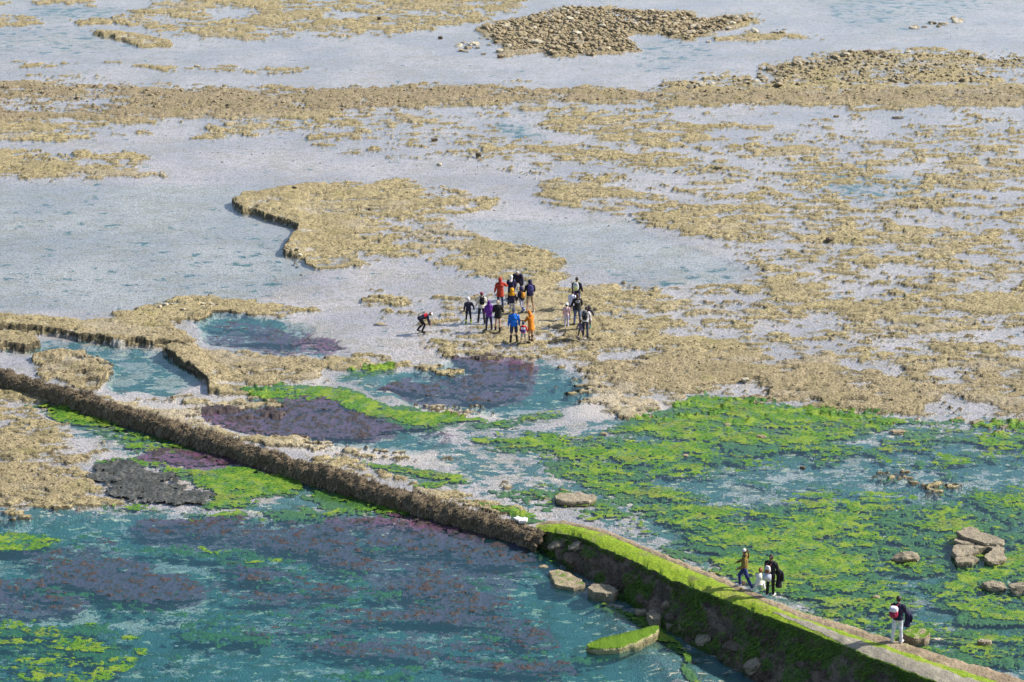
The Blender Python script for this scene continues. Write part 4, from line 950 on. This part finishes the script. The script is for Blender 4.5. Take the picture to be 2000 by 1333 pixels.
def person(px, py, H, label, face=0, z=None, lean=0, twist=0, legs=((0, 4, 5), (0, 4, 5)), arms=((5, 10, 15), (5, 10, 15)), head=(0, 0),
           top=None, top_mat=None, hem=.0, flare=1.0, sleeves=True, pants=None, shorts=False, boots=None, boot_h=.0, skirt=None,
           hair=None, long_hair=0, tail=0, hood=None, hat=None, hat_kind='beanie', yoke=None, bands=None, group=None, child=False, ground=None, base_z=None, shoe=None):
    """legs = (forward swing, spread, knee bend) right then left; arms = (forward, outward, elbow bend); degrees"""
    s = H / 1.75; p = at(px, py, 0 if z is None else z)
    g = (max(ground_z(p.x, p.y), -.06) if z is None else z); p = at(px, py, g)
    root = tag(empty('person', p, math.radians(face)), label, 'person', group); rd = math.radians
    hs = 1.0 + (.28 if child else 0); bw = 1.0
    J = {}; Vc = Vector
    J['pelvis'] = Vc((0, 0, .95 * s)); lv = Vc((0, math.sin(rd(lean)), math.cos(rd(lean)))); fw = Vc((0, math.cos(rd(lean)), -math.sin(rd(lean))))
    J['waist'] = J['pelvis'] + lv * .14 * s; J['chest'] = J['pelvis'] + lv * .34 * s; J['neck'] = J['pelvis'] + lv * .52 * s
    hl = rd(lean * .75 + head[0]); hv = Vc((math.sin(rd(head[1])), math.sin(hl), math.cos(hl))).normalized(); hf = Vc((math.sin(rd(twist)), math.cos(hl), -math.sin(hl)))
    J['skull'] = J['neck'] + hv * .10 * s; J['head'] = J['neck'] + hv * .165 * s * (1 + (hs - 1) * .6) + hf * .02 * s; J['crown'] = J['head'] + hv * .05 * s * hs
    R_ = {'pelvis': .115, 'waist': .105, 'chest': .125, 'neck': .052, 'skull': .05, 'head': .088 * hs, 'crown': .07 * hs}
    E = [('pelvis', 'waist'), ('waist', 'chest'), ('chest', 'neck'), ('neck', 'skull'), ('skull', 'head'), ('head', 'crown')]
    minz = 9
    for sd, nm, lg in ((1, 'r', legs[0]), (-1, 'l', legs[1])):
        a, spd, kb = lg
        hip = J['pelvis'] + Vc((.09 * s * sd, 0, -.03 * s)); td = Vc((sd * math.sin(rd(spd)), math.sin(rd(a)), -math.cos(rd(a)) * math.cos(rd(spd)))).normalized()
        kn = hip + td * .43 * s; sdv = Vc((sd * math.sin(rd(spd)), math.sin(rd(a - kb)), -math.cos(rd(a - kb)) * math.cos(rd(spd)))).normalized(); an = kn + sdv * .42 * s
        ft = rd(min(0, (a - kb) * .5)); toe = an + Vc((sd * .03 * s, .17 * s * math.cos(ft), -.05 * s + .17 * s * math.sin(ft)))
        J['hip' + nm], J['knee' + nm], J['ankle' + nm], J['toe' + nm] = hip, kn, an, toe
        minz = min(minz, an.z - .075 * s, toe.z - .02 * s)
        R_.update({'hip' + nm: .09, 'knee' + nm: .057, 'ankle' + nm: .038, 'toe' + nm: .032}); E += [('pelvis', 'hip' + nm), ('hip' + nm, 'knee' + nm), ('knee' + nm, 'ankle' + nm), ('ankle' + nm, 'toe' + nm)]
    for sd, nm, ar in ((1, 'r', arms[0]), (-1, 'l', arms[1])):
        f, o_, eb = ar
        sh = J['neck'] - lv * .06 * s + Vc((.175 * s * sd, 0, 0)); ud = Vc((sd * math.sin(rd(o_)), math.sin(rd(f)) * math.cos(rd(o_)), -math.cos(rd(f)) * math.cos(rd(o_))))
        el = sh + ud * .29 * s; fd = Vc((sd * math.sin(rd(o_ * .4)), math.sin(rd(f + eb)) * math.cos(rd(o_ * .4)), -math.cos(rd(f + eb)) * math.cos(rd(o_ * .4)))); wr = el + fd * .25 * s; pm = wr + fd * .06 * s
        J['sh' + nm], J['el' + nm], J['wr' + nm], J['pm' + nm] = sh, el, wr, pm
        R_.update({'sh' + nm: .058, 'el' + nm: .042, 'wr' + nm: .028, 'pm' + nm: .033}); E += [('chest', 'sh' + nm), ('sh' + nm, 'el' + nm), ('el' + nm, 'wr' + nm), ('wr' + nm, 'pm' + nm)]
        ac = Vc((0, 1, 0)) - fd * fd.y; ac = ac.normalized() if ac.length > .2 else Vc((1, 0, 0)); inn = fd.cross(ac) * (1 if sd > 0 else -1)
        for k in range(4):
            b0 = pm + fd * .03 * s + ac * (.024 - .016 * k) * s; L_ = (.07, .08, .075, .058)[k] * s
            J[f'f{nm}{k}a'] = b0; J[f'f{nm}{k}b'] = b0 + fd * L_ * .5 + inn * .008 * s; J[f'f{nm}{k}c'] = b0 + fd * L_ * .85 + inn * .03 * s
            for q in 'abc': R_[f'f{nm}{k}{q}'] = {'a': .009, 'b': .0085, 'c': .007}[q]
            E += [('pm' + nm, f'f{nm}{k}a'), (f'f{nm}{k}a', f'f{nm}{k}b'), (f'f{nm}{k}b', f'f{nm}{k}c')]
        J[f't{nm}a'] = wr + fd * .03 * s + ac * .035 * s; J[f't{nm}b'] = wr + fd * .075 * s + ac * .055 * s + inn * .01 * s
        R_[f't{nm}a'] = .012; R_[f't{nm}b'] = .009; E += [('wr' + nm, f't{nm}a'), (f't{nm}a', f't{nm}b')]
    if base_z is None: dz = -minz
    else: dz = base_z
    for k in J: J[k] = J[k] + Vc((0, 0, dz))
    R2 = {k: v * s for k, v in R_.items()}
    bme = skin_body(J, E, R2, root)
    # face, nose and ears worked into the same body mesh
    bm = bmesh.new(); bm.from_mesh(bme); hc = J['head']; hr = .088 * s * hs
    rot = Matrix((hf.cross(hv), hf, hv)).transposed()
    ball(bm, hc, (hr * .86, hr * .98, hr * 1.2), 3, rot); ball(bm, hc + hf * hr * 1.0 - hv * hr * .15, (hr * .13, hr * .2, hr * .22), 1, rot)
    ball(bm, hc + hf * hr * .45 - hv * hr * .8, (hr * .5, hr * .48, hr * .4), 2, rot)
    for sd in (1, -1): ball(bm, hc + hf.cross(hv) * hr * .88 * sd - hv * hr * .1, (hr * .1, hr * .2, hr * .28), 1, rot)
    ball(bm, hc + hf * hr * .88 - hv * hr * .55, (hr * .28, hr * .08, hr * .06), 1, rot)
    bm.to_mesh(bme); bm.free(); bme.name = 'body'; body = mesh_obj('body', bme, SKIN, root)
    bm = bmesh.new()
    for sd in (1, -1): ball(bm, hc + hf * hr * .9 + hf.cross(hv) * hr * .33 * sd + hv * hr * .1, (hr * .12, hr * .08, hr * .07), 1, rot)
    fin('eyes', bm, cloth((.03, .02, .015)), body)
    X1 = Vector((1, 0, 0))
    if pants:
        bm = bmesh.new()
        tube(bm, [J['waist'] + lv * .03 * s, J['pelvis'] + lv * .03 * s, J['pelvis'] - Vc((0, 0, .08 * s))], [(.145 * s, .105 * s), (.17 * s, .125 * s), (.15 * s, .115 * s)], seg=14)
        for nm in 'rl':
            h_, k_, a_ = J['hip' + nm], J['knee' + nm], J['ankle' + nm]
            if shorts: tube(bm, [h_ + Vc((0, 0, .04 * s)), h_.lerp(k_, .5), h_.lerp(k_, .92)], [.098 * s, .088 * s, .082 * s], seg=12)
            else: tube(bm, [h_ + Vc((0, 0, .04 * s)), h_.lerp(k_, .5), k_, k_.lerp(a_, .5), a_], [.1 * s, .083 * s, .066 * s, .06 * s, .055 * s], seg=12)
        fin('shorts' if shorts else 'trousers', bm, pants if not isinstance(pants, tuple) else cloth(pants), root, .012 * s)
    if skirt:
        bm = bmesh.new(); tube(bm, [J['waist'], J['pelvis'], J['pelvis'] - Vc((0, 0, .2 * s))], [(.15 * s, .11 * s), (.18 * s, .135 * s), (.2 * s, .15 * s)], seg=16); fin('skirt', bm, cloth(skirt), root)
    bc = boots or shoe or (.05, .05, .055)
    for nm in 'rl':
        bm = bmesh.new(); a_, k_, t_ = J['ankle' + nm], J['knee' + nm], J['toe' + nm]
        heel = a_ + Vc((0, -.05 * s, -.035 * s)); tube(bm, [heel, a_ + Vc((0, .03 * s, -.035 * s)), a_.lerp(t_, .7), t_ + Vc((0, .04 * s, 0))], [.04 * s, .05 * s, .047 * s, .03 * s], seg=10)
        if boot_h: tube(bm, [a_ - Vc((0, 0, .03 * s)), a_.lerp(k_, .3), a_.lerp(k_, boot_h)], [.052 * s, .058 * s, .07 * s], seg=10)
        b_ = fin('boot' if boot_h else 'shoe', bm, cloth(bc, .4, 'rubber'), root)
    if top:
        tm = top_mat or cloth(top); bm = bmesh.new()
        lo = J['pelvis'] - (lv if lean < 25 else Vc((0, 0, 1)) * .7) * (hem + .02) * s
        tube(bm, [lo, J['pelvis'] + lv * .02 * s, J['waist'] + lv * .03 * s, J['chest'], J['neck'] - lv * .07 * s, J['neck'] + lv * .01 * s],
             [(.19 * s * flare, .145 * s * flare), (.185 * s, .14 * s), (.175 * s, .13 * s), (.2 * s, .14 * s), (.185 * s, .115 * s), (.075 * s, .075 * s)], seg=18, n=5)
        for nm in 'rl':
            tube(bm, [J['sh' + nm].lerp(J['chest'], .35) , J['sh' + nm], J['el' + nm], J['wr' + nm]], [.07 * s, .08 * s, .064 * s, .05 * s], seg=12)
        tube(bm, [J['neck'] - lv * .03 * s, J['neck'] + lv * .035 * s], [.085 * s, .07 * s], seg=12)
        jk = fin('jacket', bm, tm, root, .02 * s)
        if bands:
            for (f0, f1, cc) in bands:
                bm = bmesh.new(); A = J['pelvis'].lerp(J['neck'], f0); B = J['pelvis'].lerp(J['neck'], f1)
                tube(bm, [A, A.lerp(B, .5), B], [(.196 * s, .15 * s), (.205 * s, .152 * s), (.2 * s, .145 * s)], seg=18, cap=False); fin('jacket_panel', bm, cloth(cc), jk)
        if yoke:
            bm = bmesh.new(); tube(bm, [J['neck'] - lv * .16 * s, J['neck'] - lv * .07 * s, J['neck'] + lv * .03 * s], [(.207 * s, .147 * s), (.2 * s, .13 * s), (.09 * s, .09 * s)], seg=18, cap=False)
            for nm in 'rl': ball(bm, J['sh' + nm], (.085 * s, .085 * s, .07 * s))
            fin('shoulder_yoke', bm, cloth(yoke), jk)
    if hood:
        bm = bmesh.new(); vs = ball(bm, hc - hf * hr * .22 + hv * hr * .05, (hr * 1.22, hr * 1.28, hr * 1.48), 3, rot)
        dl = [v for v in bm.verts if (v.co - hc).dot(hf) > hr * .62 and (v.co - hc).dot(hv) < hr * .95 and (v.co - hc).dot(hv) > -hr * 1.2]
        bmesh.ops.delete(bm, geom=dl, context='VERTS'); tube(bm, [J['neck'] - lv * .05 * s - fw * .03 * s, J['neck'] + lv * .05 * s - fw * .02 * s, hc - hv * hr * .8 - hf * hr * .2], [(.13 * s, .1 * s), (.11 * s, .1 * s), (hr * .95, hr * .95)], seg=14)
        fin('hood', bm, cloth(hood), root, .01)
    elif hair:
        bm = bmesh.new(); ball(bm, hc - hf * hr * .2 + hv * hr * .12, (hr * 1.02, hr * 1.02, hr * 1.25), 3, rot)
        bmesh.ops.delete(bm, geom=[v for v in bm.verts if ((v.co - hc).dot(hf) > hr * .45 and (v.co - hc).dot(hv) < hr * .75) or (v.co - hc).dot(hv) < -hr * .95], context='VERTS')
        if long_hair:
            b0 = hc - hf * hr * .75; tube(bm, [b0 + hv * hr * .3, b0 - hv * hr * .9 - hf * .02, J['neck'] - fw * .13 * s - lv * long_hair * .5 * s, J['neck'] - fw * .15 * s - lv * long_hair * s], [(hr * .9, hr * .4), (hr * 1.0, hr * .45), (hr * .9, hr * .35), (hr * .3, hr * .15)], seg=12)
        if tail:
            b0 = hc - hf * hr * 1.0 + hv * hr * .45; ball(bm, b0, (hr * .3,) * 3)
            tube(bm, [b0, b0 - hf * hr * .8 - hv * hr * .2, b0 - hf * hr * 1.1 - Vc((0, 0, tail * .6 * s)), b0 - hf * hr * .9 - Vc((0, 0, tail * s))], [hr * .2, hr * .34, hr * .3, hr * .08], seg=10)
        fin('hair', bm, cloth(hair, .5, 'hair'), root, .012)
    if hat:
        bm = bmesh.new(); ball(bm, hc + hv * hr * .3 - hf * hr * .05, (hr * 1.08, hr * 1.12, hr * 1.12), 3, rot)
        bmesh.ops.delete(bm, geom=[v for v in bm.verts if (v.co - hc).dot(hv) < hr * (.15 if hat_kind != 'wrap' else -.5) and (hat_kind != 'wrap' or (v.co - hc).dot(hf) > hr * -.2)], context='VERTS')
        if hat_kind == 'cap': ball(bm, hc + hf * hr * 1.25 + hv * hr * .35, (hr * .8, hr * .75, hr * .08), 2, rot)
        elif hat_kind == 'beanie': tube(bm, [hc + hv * hr * .12, hc + hv * hr * .42], [hr * 1.14, hr * 1.14], seg=16, cap=False, lat=hf.cross(hv)); 
        ob = fin('cap' if hat_kind == 'cap' else 'hat', bm, cloth(hat), root)
    root['_'] = 0; del root['_']
    root_info[root.name] = (J, s, lv, fw, hc, hr); return root
root_info = {}
def backpack(pr, col, label, pocket=None, size=(.15, .075, .22), drop=0, side=0, m_=None, lid=None, name='backpack'):
    J, s, lv, fw, hc, hr = root_info[pr.name]
    W = Matrix.Translation(pr.location) @ Matrix.Rotation(pr.rotation_euler.z, 4, 'Z')
    c = J['chest'] - fw * (.145 + size[1]) * s - lv * (drop - .03) * s + Vector((side * s, 0, 0)); o = tag(empty(name, W @ c), label, name.replace('_', ' ')); o.rotation_euler = (-math.atan2(lv.y, lv.z), 0, pr.rotation_euler.z)
    def blob(nm, c0, r, mm, e=3.2):
        bm = bmesh.new(); bmesh.ops.create_icosphere(bm, subdivisions=3, radius=1)
        for v in bm.verts:
            k = (abs(v.co.x) ** e + abs(v.co.y) ** e + abs(v.co.z) ** e) ** (-1 / e); w = v.co * k; tp = 1 - .14 * max(w.z, 0); v.co = Vector((w.x * r[0] * tp, w.y * r[1], w.z * r[2])) * s + Vector(c0) * s
        return bm_obj(nm, bm, mm, o)
    blob('bag_body', (0, 0, 0), size, m_ or cloth(col)); blob('pocket', (0, -size[1] * .95, -size[2] * .35), (size[0] * .75, size[1] * .4, size[2] * .45), cloth(pocket or tuple(v * .8 for v in col)))
    if lid: blob('lid', (0, -.01, size[2] * .55), (size[0] * 1.03, size[1] * 1.15, size[2] * .5), cloth(lid))
    for sd in (1, -1):
        bm = bmesh.new(); tube(bm, [Vector((sd * .08, size[1] * .5, size[2] * .85)) * s, Vector((sd * .1, .12, size[2] * 1.02 + .03)) * s, Vector((sd * .105, .27 + size[1], .1)) * s, Vector((sd * .13, .16 + size[1], -.1)) * s, Vector((sd * .1, size[1] * .5, -size[2] * .6)) * s], [(.022 * s, .01 * s)] * 5, seg=6)
        fin('strap', bm, cloth(tuple(v * .8 for v in (pocket or col))), o)
    return o
NAVY = (.012, .014, .05); DNAVY = (.02, .022, .04); GR = 'people of the larger group'

# --- the larger group on the reef, from the left
person(820, 650, 1.55, 'person bending low alone over the water in a dark and red top and white cap', face=-78, lean=72, legs=((38, 6, 62), (24, 6, 66)), arms=((8, 6, 10), (20, 4, 8)), head=(10, 0),
       top=(.02, .02, .045), bands=((.55, .96, (.60, .02, .04)),), pants=(.012, .012, .018), boots=(.012, .012, .016), boot_h=.45, hair=(.2, .05, .03), hat=(.85, .78, .78), hat_kind='cap')
person(915, 632, 1.38, 'child in white cap, dark jacket and yellow green boots, leftmost in the larger group', face=8, legs=((4, 6, 4), (-3, 6, 4)), arms=((5, 32, 10), (5, 14, 5)), child=True, top=(.025, .025, .055), hem=.02, pants=(.012, .012, .02), boots=(.55, .75, .03), boot_h=.5, hat=(.88, .88, .88), hat_kind='wrap', hair=(.7, .7, .7))
a_ = person(941, 631, 1.68, 'person in cream jacket and dark red cap wearing a black backpack, dark trousers', face=6, legs=((-14, 3, 6), (16, 6, 20)), arms=((25, 12, 50), (12, 14, 30)), top=(.72, .68, .58), hem=.05, pants=(.015, .015, .022), boots=(.012, .012, .016), boot_h=.6, hair=(.05, .03, .02), hat=(.30, .03, .06), hat_kind='cap')
backpack(a_, (.015, .015, .02), 'black backpack on the cream jacket')
person(955, 645, 1.58, 'person in a hooded purple raincoat and dark purple trousers', face=4, legs=((3, 5, 2), (-2, 5, 2)), arms=((22, 10, 45), (12, 8, 30)), top=(.17, .035, .34), hem=.10, hood=(.12, .03, .24), pants=(.035, .03, .10), boots=(.03, .012, .03), boot_h=.3)
person(972.5, 647, 1.66, 'bare legged woman in a loose black jacket and short black boots, fair hair tied back', face=-8, legs=((-6, 2, 4), (10, 4, 8)), arms=((16, 14, 40), (14, 14, 40)), top=(.014, .014, .016), hem=.16, flare=1.12, boots=(.015, .012, .015), boot_h=.35, hair=(.42, .32, .22), tail=.16, skirt=(.014, .014, .016))
person(977, 603, 1.70, 'person in a long rust red hooded raincoat holding one arm out to the right', face=8, legs=((4, 4, 2), (-2, 4, 2)), arms=((40, 38, 30), (10, 14, 20)), top=(.42, .045, .025), hem=.24, flare=1.1, hood=(.42, .04, .025), pants=(.05, .07, .16), boots=(.02, .02, .03), boot_h=.3)
person(998, 596, 1.62, 'person in a pale green cap and navy jacket behind the orange hooded child', face=-8, legs=((2, 4, 2), (-2, 4, 2)), arms=((30, 10, 50), (20, 10, 40)), lean=6, top=(.02, .02, .07), hem=.04, pants=(.04, .04, .05), boots=(.015, .015, .02), boot_h=.5, hair=(.75, .72, .68), long_hair=.1, hat=(.68, .80, .70), hat_kind='beanie')
person(1012.5, 582, 1.82, 'grey haired man in navy jacket stooping forward over the group with legs apart', face=172, lean=34, legs=((22, 17, 8), (8, 17, 6)), arms=((10, 12, 12), (12, 16, 14)), head=(22, 0), top=(.018, .016, .05), hem=.03, pants=(.035, .03, .035), boots=(.012, .012, .016), boot_h=.5, hair=(.45, .43, .42))
person(1000, 614, 1.38, 'child in navy jacket with orange hood, grey trousers and bright yellow boots', face=-4, legs=((5, 1, 3), (-3, 1, 5)), arms=((6, 14, 8), (8, 14, 10)), child=True, top=(.025, .022, .065), hem=.13, flare=1.1, hood=(.75, .34, .01), yoke=(.75, .34, .01), pants=(.42, .42, .48), boots=(.85, .75, .01), boot_h=.62)
a_ = person(1018.5, 612, 1.40, 'child in navy hooded coat striding with one blue boot kicked back, orange backpack', face=35, legs=((6, 3, 3), (-30, 8, 48)), arms=((10, 12, 20), (8, 10, 18)), child=True, lean=3, top=(.022, .02, .06), hem=.04, hood=(.03, .028, .09), pants=(.40, .40, .50), boots=(.015, .08, .36), boot_h=.5)
backpack(a_, (.62, .28, .03), 'orange backpack on the striding child', pocket=(.45, .2, .03), size=(.14, .08, .2), drop=.05)
a_ = person(1035, 610, 1.78, 'man in navy hooded jacket and beige shorts with bare calves', face=8, legs=((4, 8, 3), (-6, 5, 4)), arms=((20, 12, 40), (20, 12, 40)), top=(.018, .016, .05), hem=.02, hood=(.02, .018, .06), pants=(.40, .30, .19), shorts=True, shoe=(.35, .32, .28))
backpack(a_, (.07, .06, .20), 'purple blue backpack on the man in beige shorts', drop=.02)
person(1003.5, 669, 1.78, 'man in a bright blue jacket, dark knee length shorts and black rubber boots', face=2, legs=((4, 5, 2), (-3, 5, 2)), arms=((4, 16, 8), (4, 12, 6)), top=(.012, .16, .66), hem=.06, flare=1.05, pants=(.05, .06, .13), shorts=True, boots=(.012, .014, .03), boot_h=.72, hair=(.22, .16, .11), hat=(.04, .06, .14), hat_kind='cap')
person(1022, 671, 1.12, 'small child in a red, white and navy striped jacket between two adults', face=-6, legs=((3, 7, 2), (-3, 7, 2)), arms=((10, 20, 10), (10, 12, 30)), child=True, top=(.62, .02, .05), hem=.02, bands=((.44, .80, (.82, .80, .84)), (.02, .44, (.08, .05, .28))), pants=(.40, .42, .42), shorts=True, shoe=(.5, .35, .3), hair=(.03, .07, .14), hat=(.03, .09, .18), hat_kind='wrap')
person(1037, 669, 1.66, 'person in an orange hooded raincoat and black boots leaning towards the small child', face=40, legs=((6, 4, 4), (-2, 4, 4)), arms=((35, 10, 40), (38, 6, 40)), lean=8, head=(18, 0), top=(.62, .21, .02), hem=.24, flare=1.12, hood=(.60, .19, .02), pants=(.55, .36, .20), boots=(.02, .02, .03), boot_h=.75)
# --- the smaller group on the right
a_ = person(1126, 606, 1.80, 'man in navy jacket and jeans, tallest and farthest back of the right hand group', face=-14, legs=((4, 4, 2), (-4, 4, 2)), arms=((15, 10, 30), (15, 10, 30)), head=(14, 0), top=(.014, .014, .035), pants=(.05, .08, .20), shoe=(.05, .05, .05), hair=(.045, .03, .03))
backpack(a_, (.55, .56, .60), 'pale grey and lime backpack on the man farthest back', pocket=(.68, .75, .30), drop=0)
person(1117, 625, 1.58, 'dark haired person in a white hooded top and dark jeans', face=-20, legs=((12, 3, 4), (-10, 3, 6)), arms=((20, 10, 35), (15, 12, 20)), lean=8, head=(15, 0), top=(.74, .74, .86), hem=.04, pants=(.03, .04, .12), shoe=(.02, .02, .02), hair=(.03, .02, .02))
a_ = person(1127.5, 634, 1.66, 'person with brown hair in a roomy black jacket with a white print, blue jeans', face=10, legs=((3, 5, 2), (-3, 6, 2)), arms=((18, 18, 30), (14, 18, 30)), lean=5, top=(.016, .016, .018), hem=.08, flare=1.15, pants=(.09, .12, .24), shoe=(.03, .03, .03), hair=(.07, .035, .02), long_hair=.06)
J, s, lv, fw, hc, hr = root_info[a_.name]; jk = [c for c in a_.children if c.name.startswith('jacket')][0]
bm = bmesh.new(); cc = J['chest'] + lv * .03 * s - fw * .165 * s
def rr(k, w, h): a = 2 * math.pi * k / 32; return Vector((math.copysign(abs(math.cos(a)) ** .5, math.cos(a)) * w, 0, math.copysign(abs(math.sin(a)) ** .5, math.sin(a)) * h))
for k in range(32):
    q = []
    for kk, w, h in ((k, .115, .065), ((k + 1) % 32, .115, .065), ((k + 1) % 32, .098, .05), (k, .098, .05)):
        v = rr(kk, w, h); q.append(bm.verts.new(cc + Vector((v.x, .02 * (v.x / .1) ** 2, 0)) + lv * v.z))
    bm.faces.new(q)
for row_, zz in enumerate((.02, -.018)):
    for k in range(6):
        x0 = -.075 + k * .026; q = [bm.verts.new(cc + Vector((x, -.002, 0)) + lv * (zz + z)) for x, z in ((x0, -.012), (x0 + .018, -.012), (x0 + .018, .012), (x0, .012))]; bm.faces.new(q)
fin('printed_bubble', bm, cloth((.72, .72, .74)), jk)
person(1106.5, 638, 1.22, 'child in pale pink coat, lilac trousers and white cap beside the right hand group', face=-10, legs=((4, 1, 4), (-4, 1, 4)), arms=((8, 10, 20), (8, 12, 10)), child=True, top=(.66, .45, .47), hem=.04, hood=None, pants=(.55, .52, .70), boots=(.6, .55, .68), boot_h=.4, hair=(.05, .05, .07), hat=(.80, .84, .86), hat_kind='beanie')
a_ = person(1143, 659, 1.62, 'dark haired adult with pale sleeves and dark trousers stepping beside the toddler', face=-10, legs=((-14, 5, 5), (14, 3, 16)), arms=((8, 14, 10), (30, 10, 40)), lean=10, head=(16, 10), top=(.62, .60, .62), hem=.02, pants=(.03, .035, .075), boots=(.01, .01, .012), boot_h=.4, hair=(.035, .018, .015))
backpack(a_, (.02, .02, .025), 'black and white speckled backpack carried by the adult with pale sleeves', m_=pattern_cloth((.016, .016, .02), (.7, .7, .72), 22, .22), size=(.16, .09, .24), drop=.06)
person(1149.5, 641, 1.15, 'small child in a dark hooded coat with bright turquoise boots', face=12, legs=((3, 4, 2), (-3, 4, 2)), arms=((12, 34, 10), (8, 12, 5)), child=True, top=(.02, .018, .035), hem=.08, hood=(.022, .02, .035), pants=(.03, .03, .05), boots=(.04, .55, .50), boot_h=.5)
person(1134, 662, .98, 'brown haired toddler in a mauve grey jacket and white boots, legs wide apart', face=8, legs=((6, 16, 4), (-4, 14, 6)), arms=((10, 20, 20), (10, 25, 10)), child=True, lean=4, top=(.16, .13, .22), hem=.08, flare=1.1, pants=(.05, .04, .06), boots=(.75, .68, .80), boot_h=.5, hair=(.11, .045, .025))
# --- on the jetty
def jz(px, k=.15): return float(np.interp(px, Zx, Zz)) - .10
a_ = person(1453, 1149, 1.64, 'woman with long ponytail, olive brown jacket and blue jeans striding along the jetty', face=74, z=jz(1453), legs=((30, 3, 34), (-22, 3, 6)), arms=((30, 12, 25), (-4, 14, 60)), head=(6, 0), top=(.22, .15, .04), hem=-.02, pants=(.025, .04, .17), shoe=(.75, .72, .75), hair=(.17, .07, .03), tail=.42, hat=(.70, .68, .64), hat_kind='band')
person(1483, 1154, 1.25, 'girl with reddish hair crouching on the jetty in a white top with yellow flowers', face=-12, z=jz(1483), legs=((105, 10, 135), (105, 10, 135)), arms=((55, 12, 30), (50, 10, 30)), child=True, lean=24, head=(4, 0), top=(.8, .8, .78), top_mat=pattern_cloth((.80, .79, .76), (.62, .58, .05), 9, .3), hem=.05, pants=(.78, .76, .78), shoe=(.8, .8, .8), hair=(.26, .09, .05), tail=.08)
a_ = person(1504, 1164, 1.66, 'woman in black standing beside the crouching girl on the jetty', face=-24, z=jz(1504), legs=((2, 2, 2), (-4, 1, 2)), arms=((12, 14, 30), (10, 12, 15)), top=(.014, .014, .02), hem=.02, pants=(.012, .012, .015), shoe=(.7, .68, .66), hair=(.07, .04, .025), tail=.16, head=(4, 0))
backpack(a_, (.72, .68, .66), 'small white and tan backpack on the back of the woman in black', pocket=(.34, .11, .06), size=(.12, .07, .15), side=-.07, drop=.12)
J, s, lv, fw, hc, hr = root_info[a_.name]; Wm = Matrix.Translation(a_.location) @ Matrix.Rotation(a_.rotation_euler.z, 4, 'Z')
def carried(label, cat, name, bm, m_, W): bmesh.ops.transform(bm, matrix=W, verts=bm.verts); c = sum((v.co for v in bm.verts), Vector()) / len(bm.verts); bmesh.ops.translate(bm, vec=-c, verts=bm.verts); o = fin(name, bm, m_, None); o.location = c; return tag(o, label, cat)
hb = tag(empty('handbag', Wm @ Vector((-.10, -.17, .80))), 'large square pale tote bag hanging behind the woman in black', 'bag'); hb.rotation_euler.z = a_.rotation_euler.z
bm = bmesh.new(); bmesh.ops.create_cube(bm, size=1, matrix=Matrix.Diagonal((.33, .10, .30, 1))); bmesh.ops.bevel(bm, geom=list(bm.edges), offset=.02, segments=3, affect='EDGES'); fin('bag_body', bm, cloth((.68, .68, .78)), hb)
bm = bmesh.new(); tube(bm, [Vector((-.13, 0, .13)), Vector((-.05, .05, .42)), Vector((.08, .09, .66)), Vector((.15, .12, .42)), Vector((.13, 0, .13))], [(.012, .008)] * 5, seg=6); fin('strap', bm, cloth((.2, .12, .1)), hb)
def coat(J, s, W, nm, label, col, L_=.62):
    e = J['el' + nm].lerp(J['wr' + nm], .55); sd = 1 if nm == 'r' else -1; bm = bmesh.new()
    tube(bm, [e + Vector((0, 0, .06 * s)), e + Vector((.02 * sd, 0, -.02)), e + Vector((.04 * sd, .02, -L_ * .5)), e + Vector((.02 * sd, 0, -L_))], [(.07 * s, .09 * s), (.10 * s, .14 * s), (.10 * s, .13 * s), (.12 * s, .15 * s)], seg=14)
    tube(bm, [e + Vector((.06 * sd, .03, 0)), e + Vector((.15 * sd, 0, -.14)), e + Vector((.17 * sd, 0, -.36))], [.06 * s, .06 * s, .05 * s], seg=10)
    for v in bm.verts: v.co += Vector((mnoise.noise(v.co * 6), mnoise.noise(v.co * 6 + Vector((5, 0, 0))), 0)) * .05
    return carried(label, 'coat', 'draped_coat', bm, cloth(col), W)
coat(J, s, Wm, 'r', 'black coat draped over the arm of the woman in black', (.012, .012, .02))
a_ = person(1751, 1256, 1.80, 'lone man in navy jacket and white trousers at the edge of the jetty', face=-22, z=jz(1751), legs=((3, 4, 2), (-3, 4, 3)), arms=((22, 14, 45), (10, 10, 15)), top=(.02, .018, .05), hem=.03, pants=(.68, .68, .78), shoe=(.62, .58, .56), hair=(.035, .022, .02))
backpack(a_, (.42, .02, .07), 'dark pink backpack with a white lid on the lone man', pocket=(.38, .03, .08), size=(.15, .10, .21), side=-.10, drop=.08, lid=(.82, .74, .84))
J, s, lv, fw, hc, hr = root_info[a_.name]; Wm = Matrix.Translation(a_.location) @ Matrix.Rotation(a_.rotation_euler.z, 4, 'Z')
coat(J, s, Wm, 'r', 'navy coat hanging over the forearm of the lone man in white trousers', (.015, .015, .05), .52)
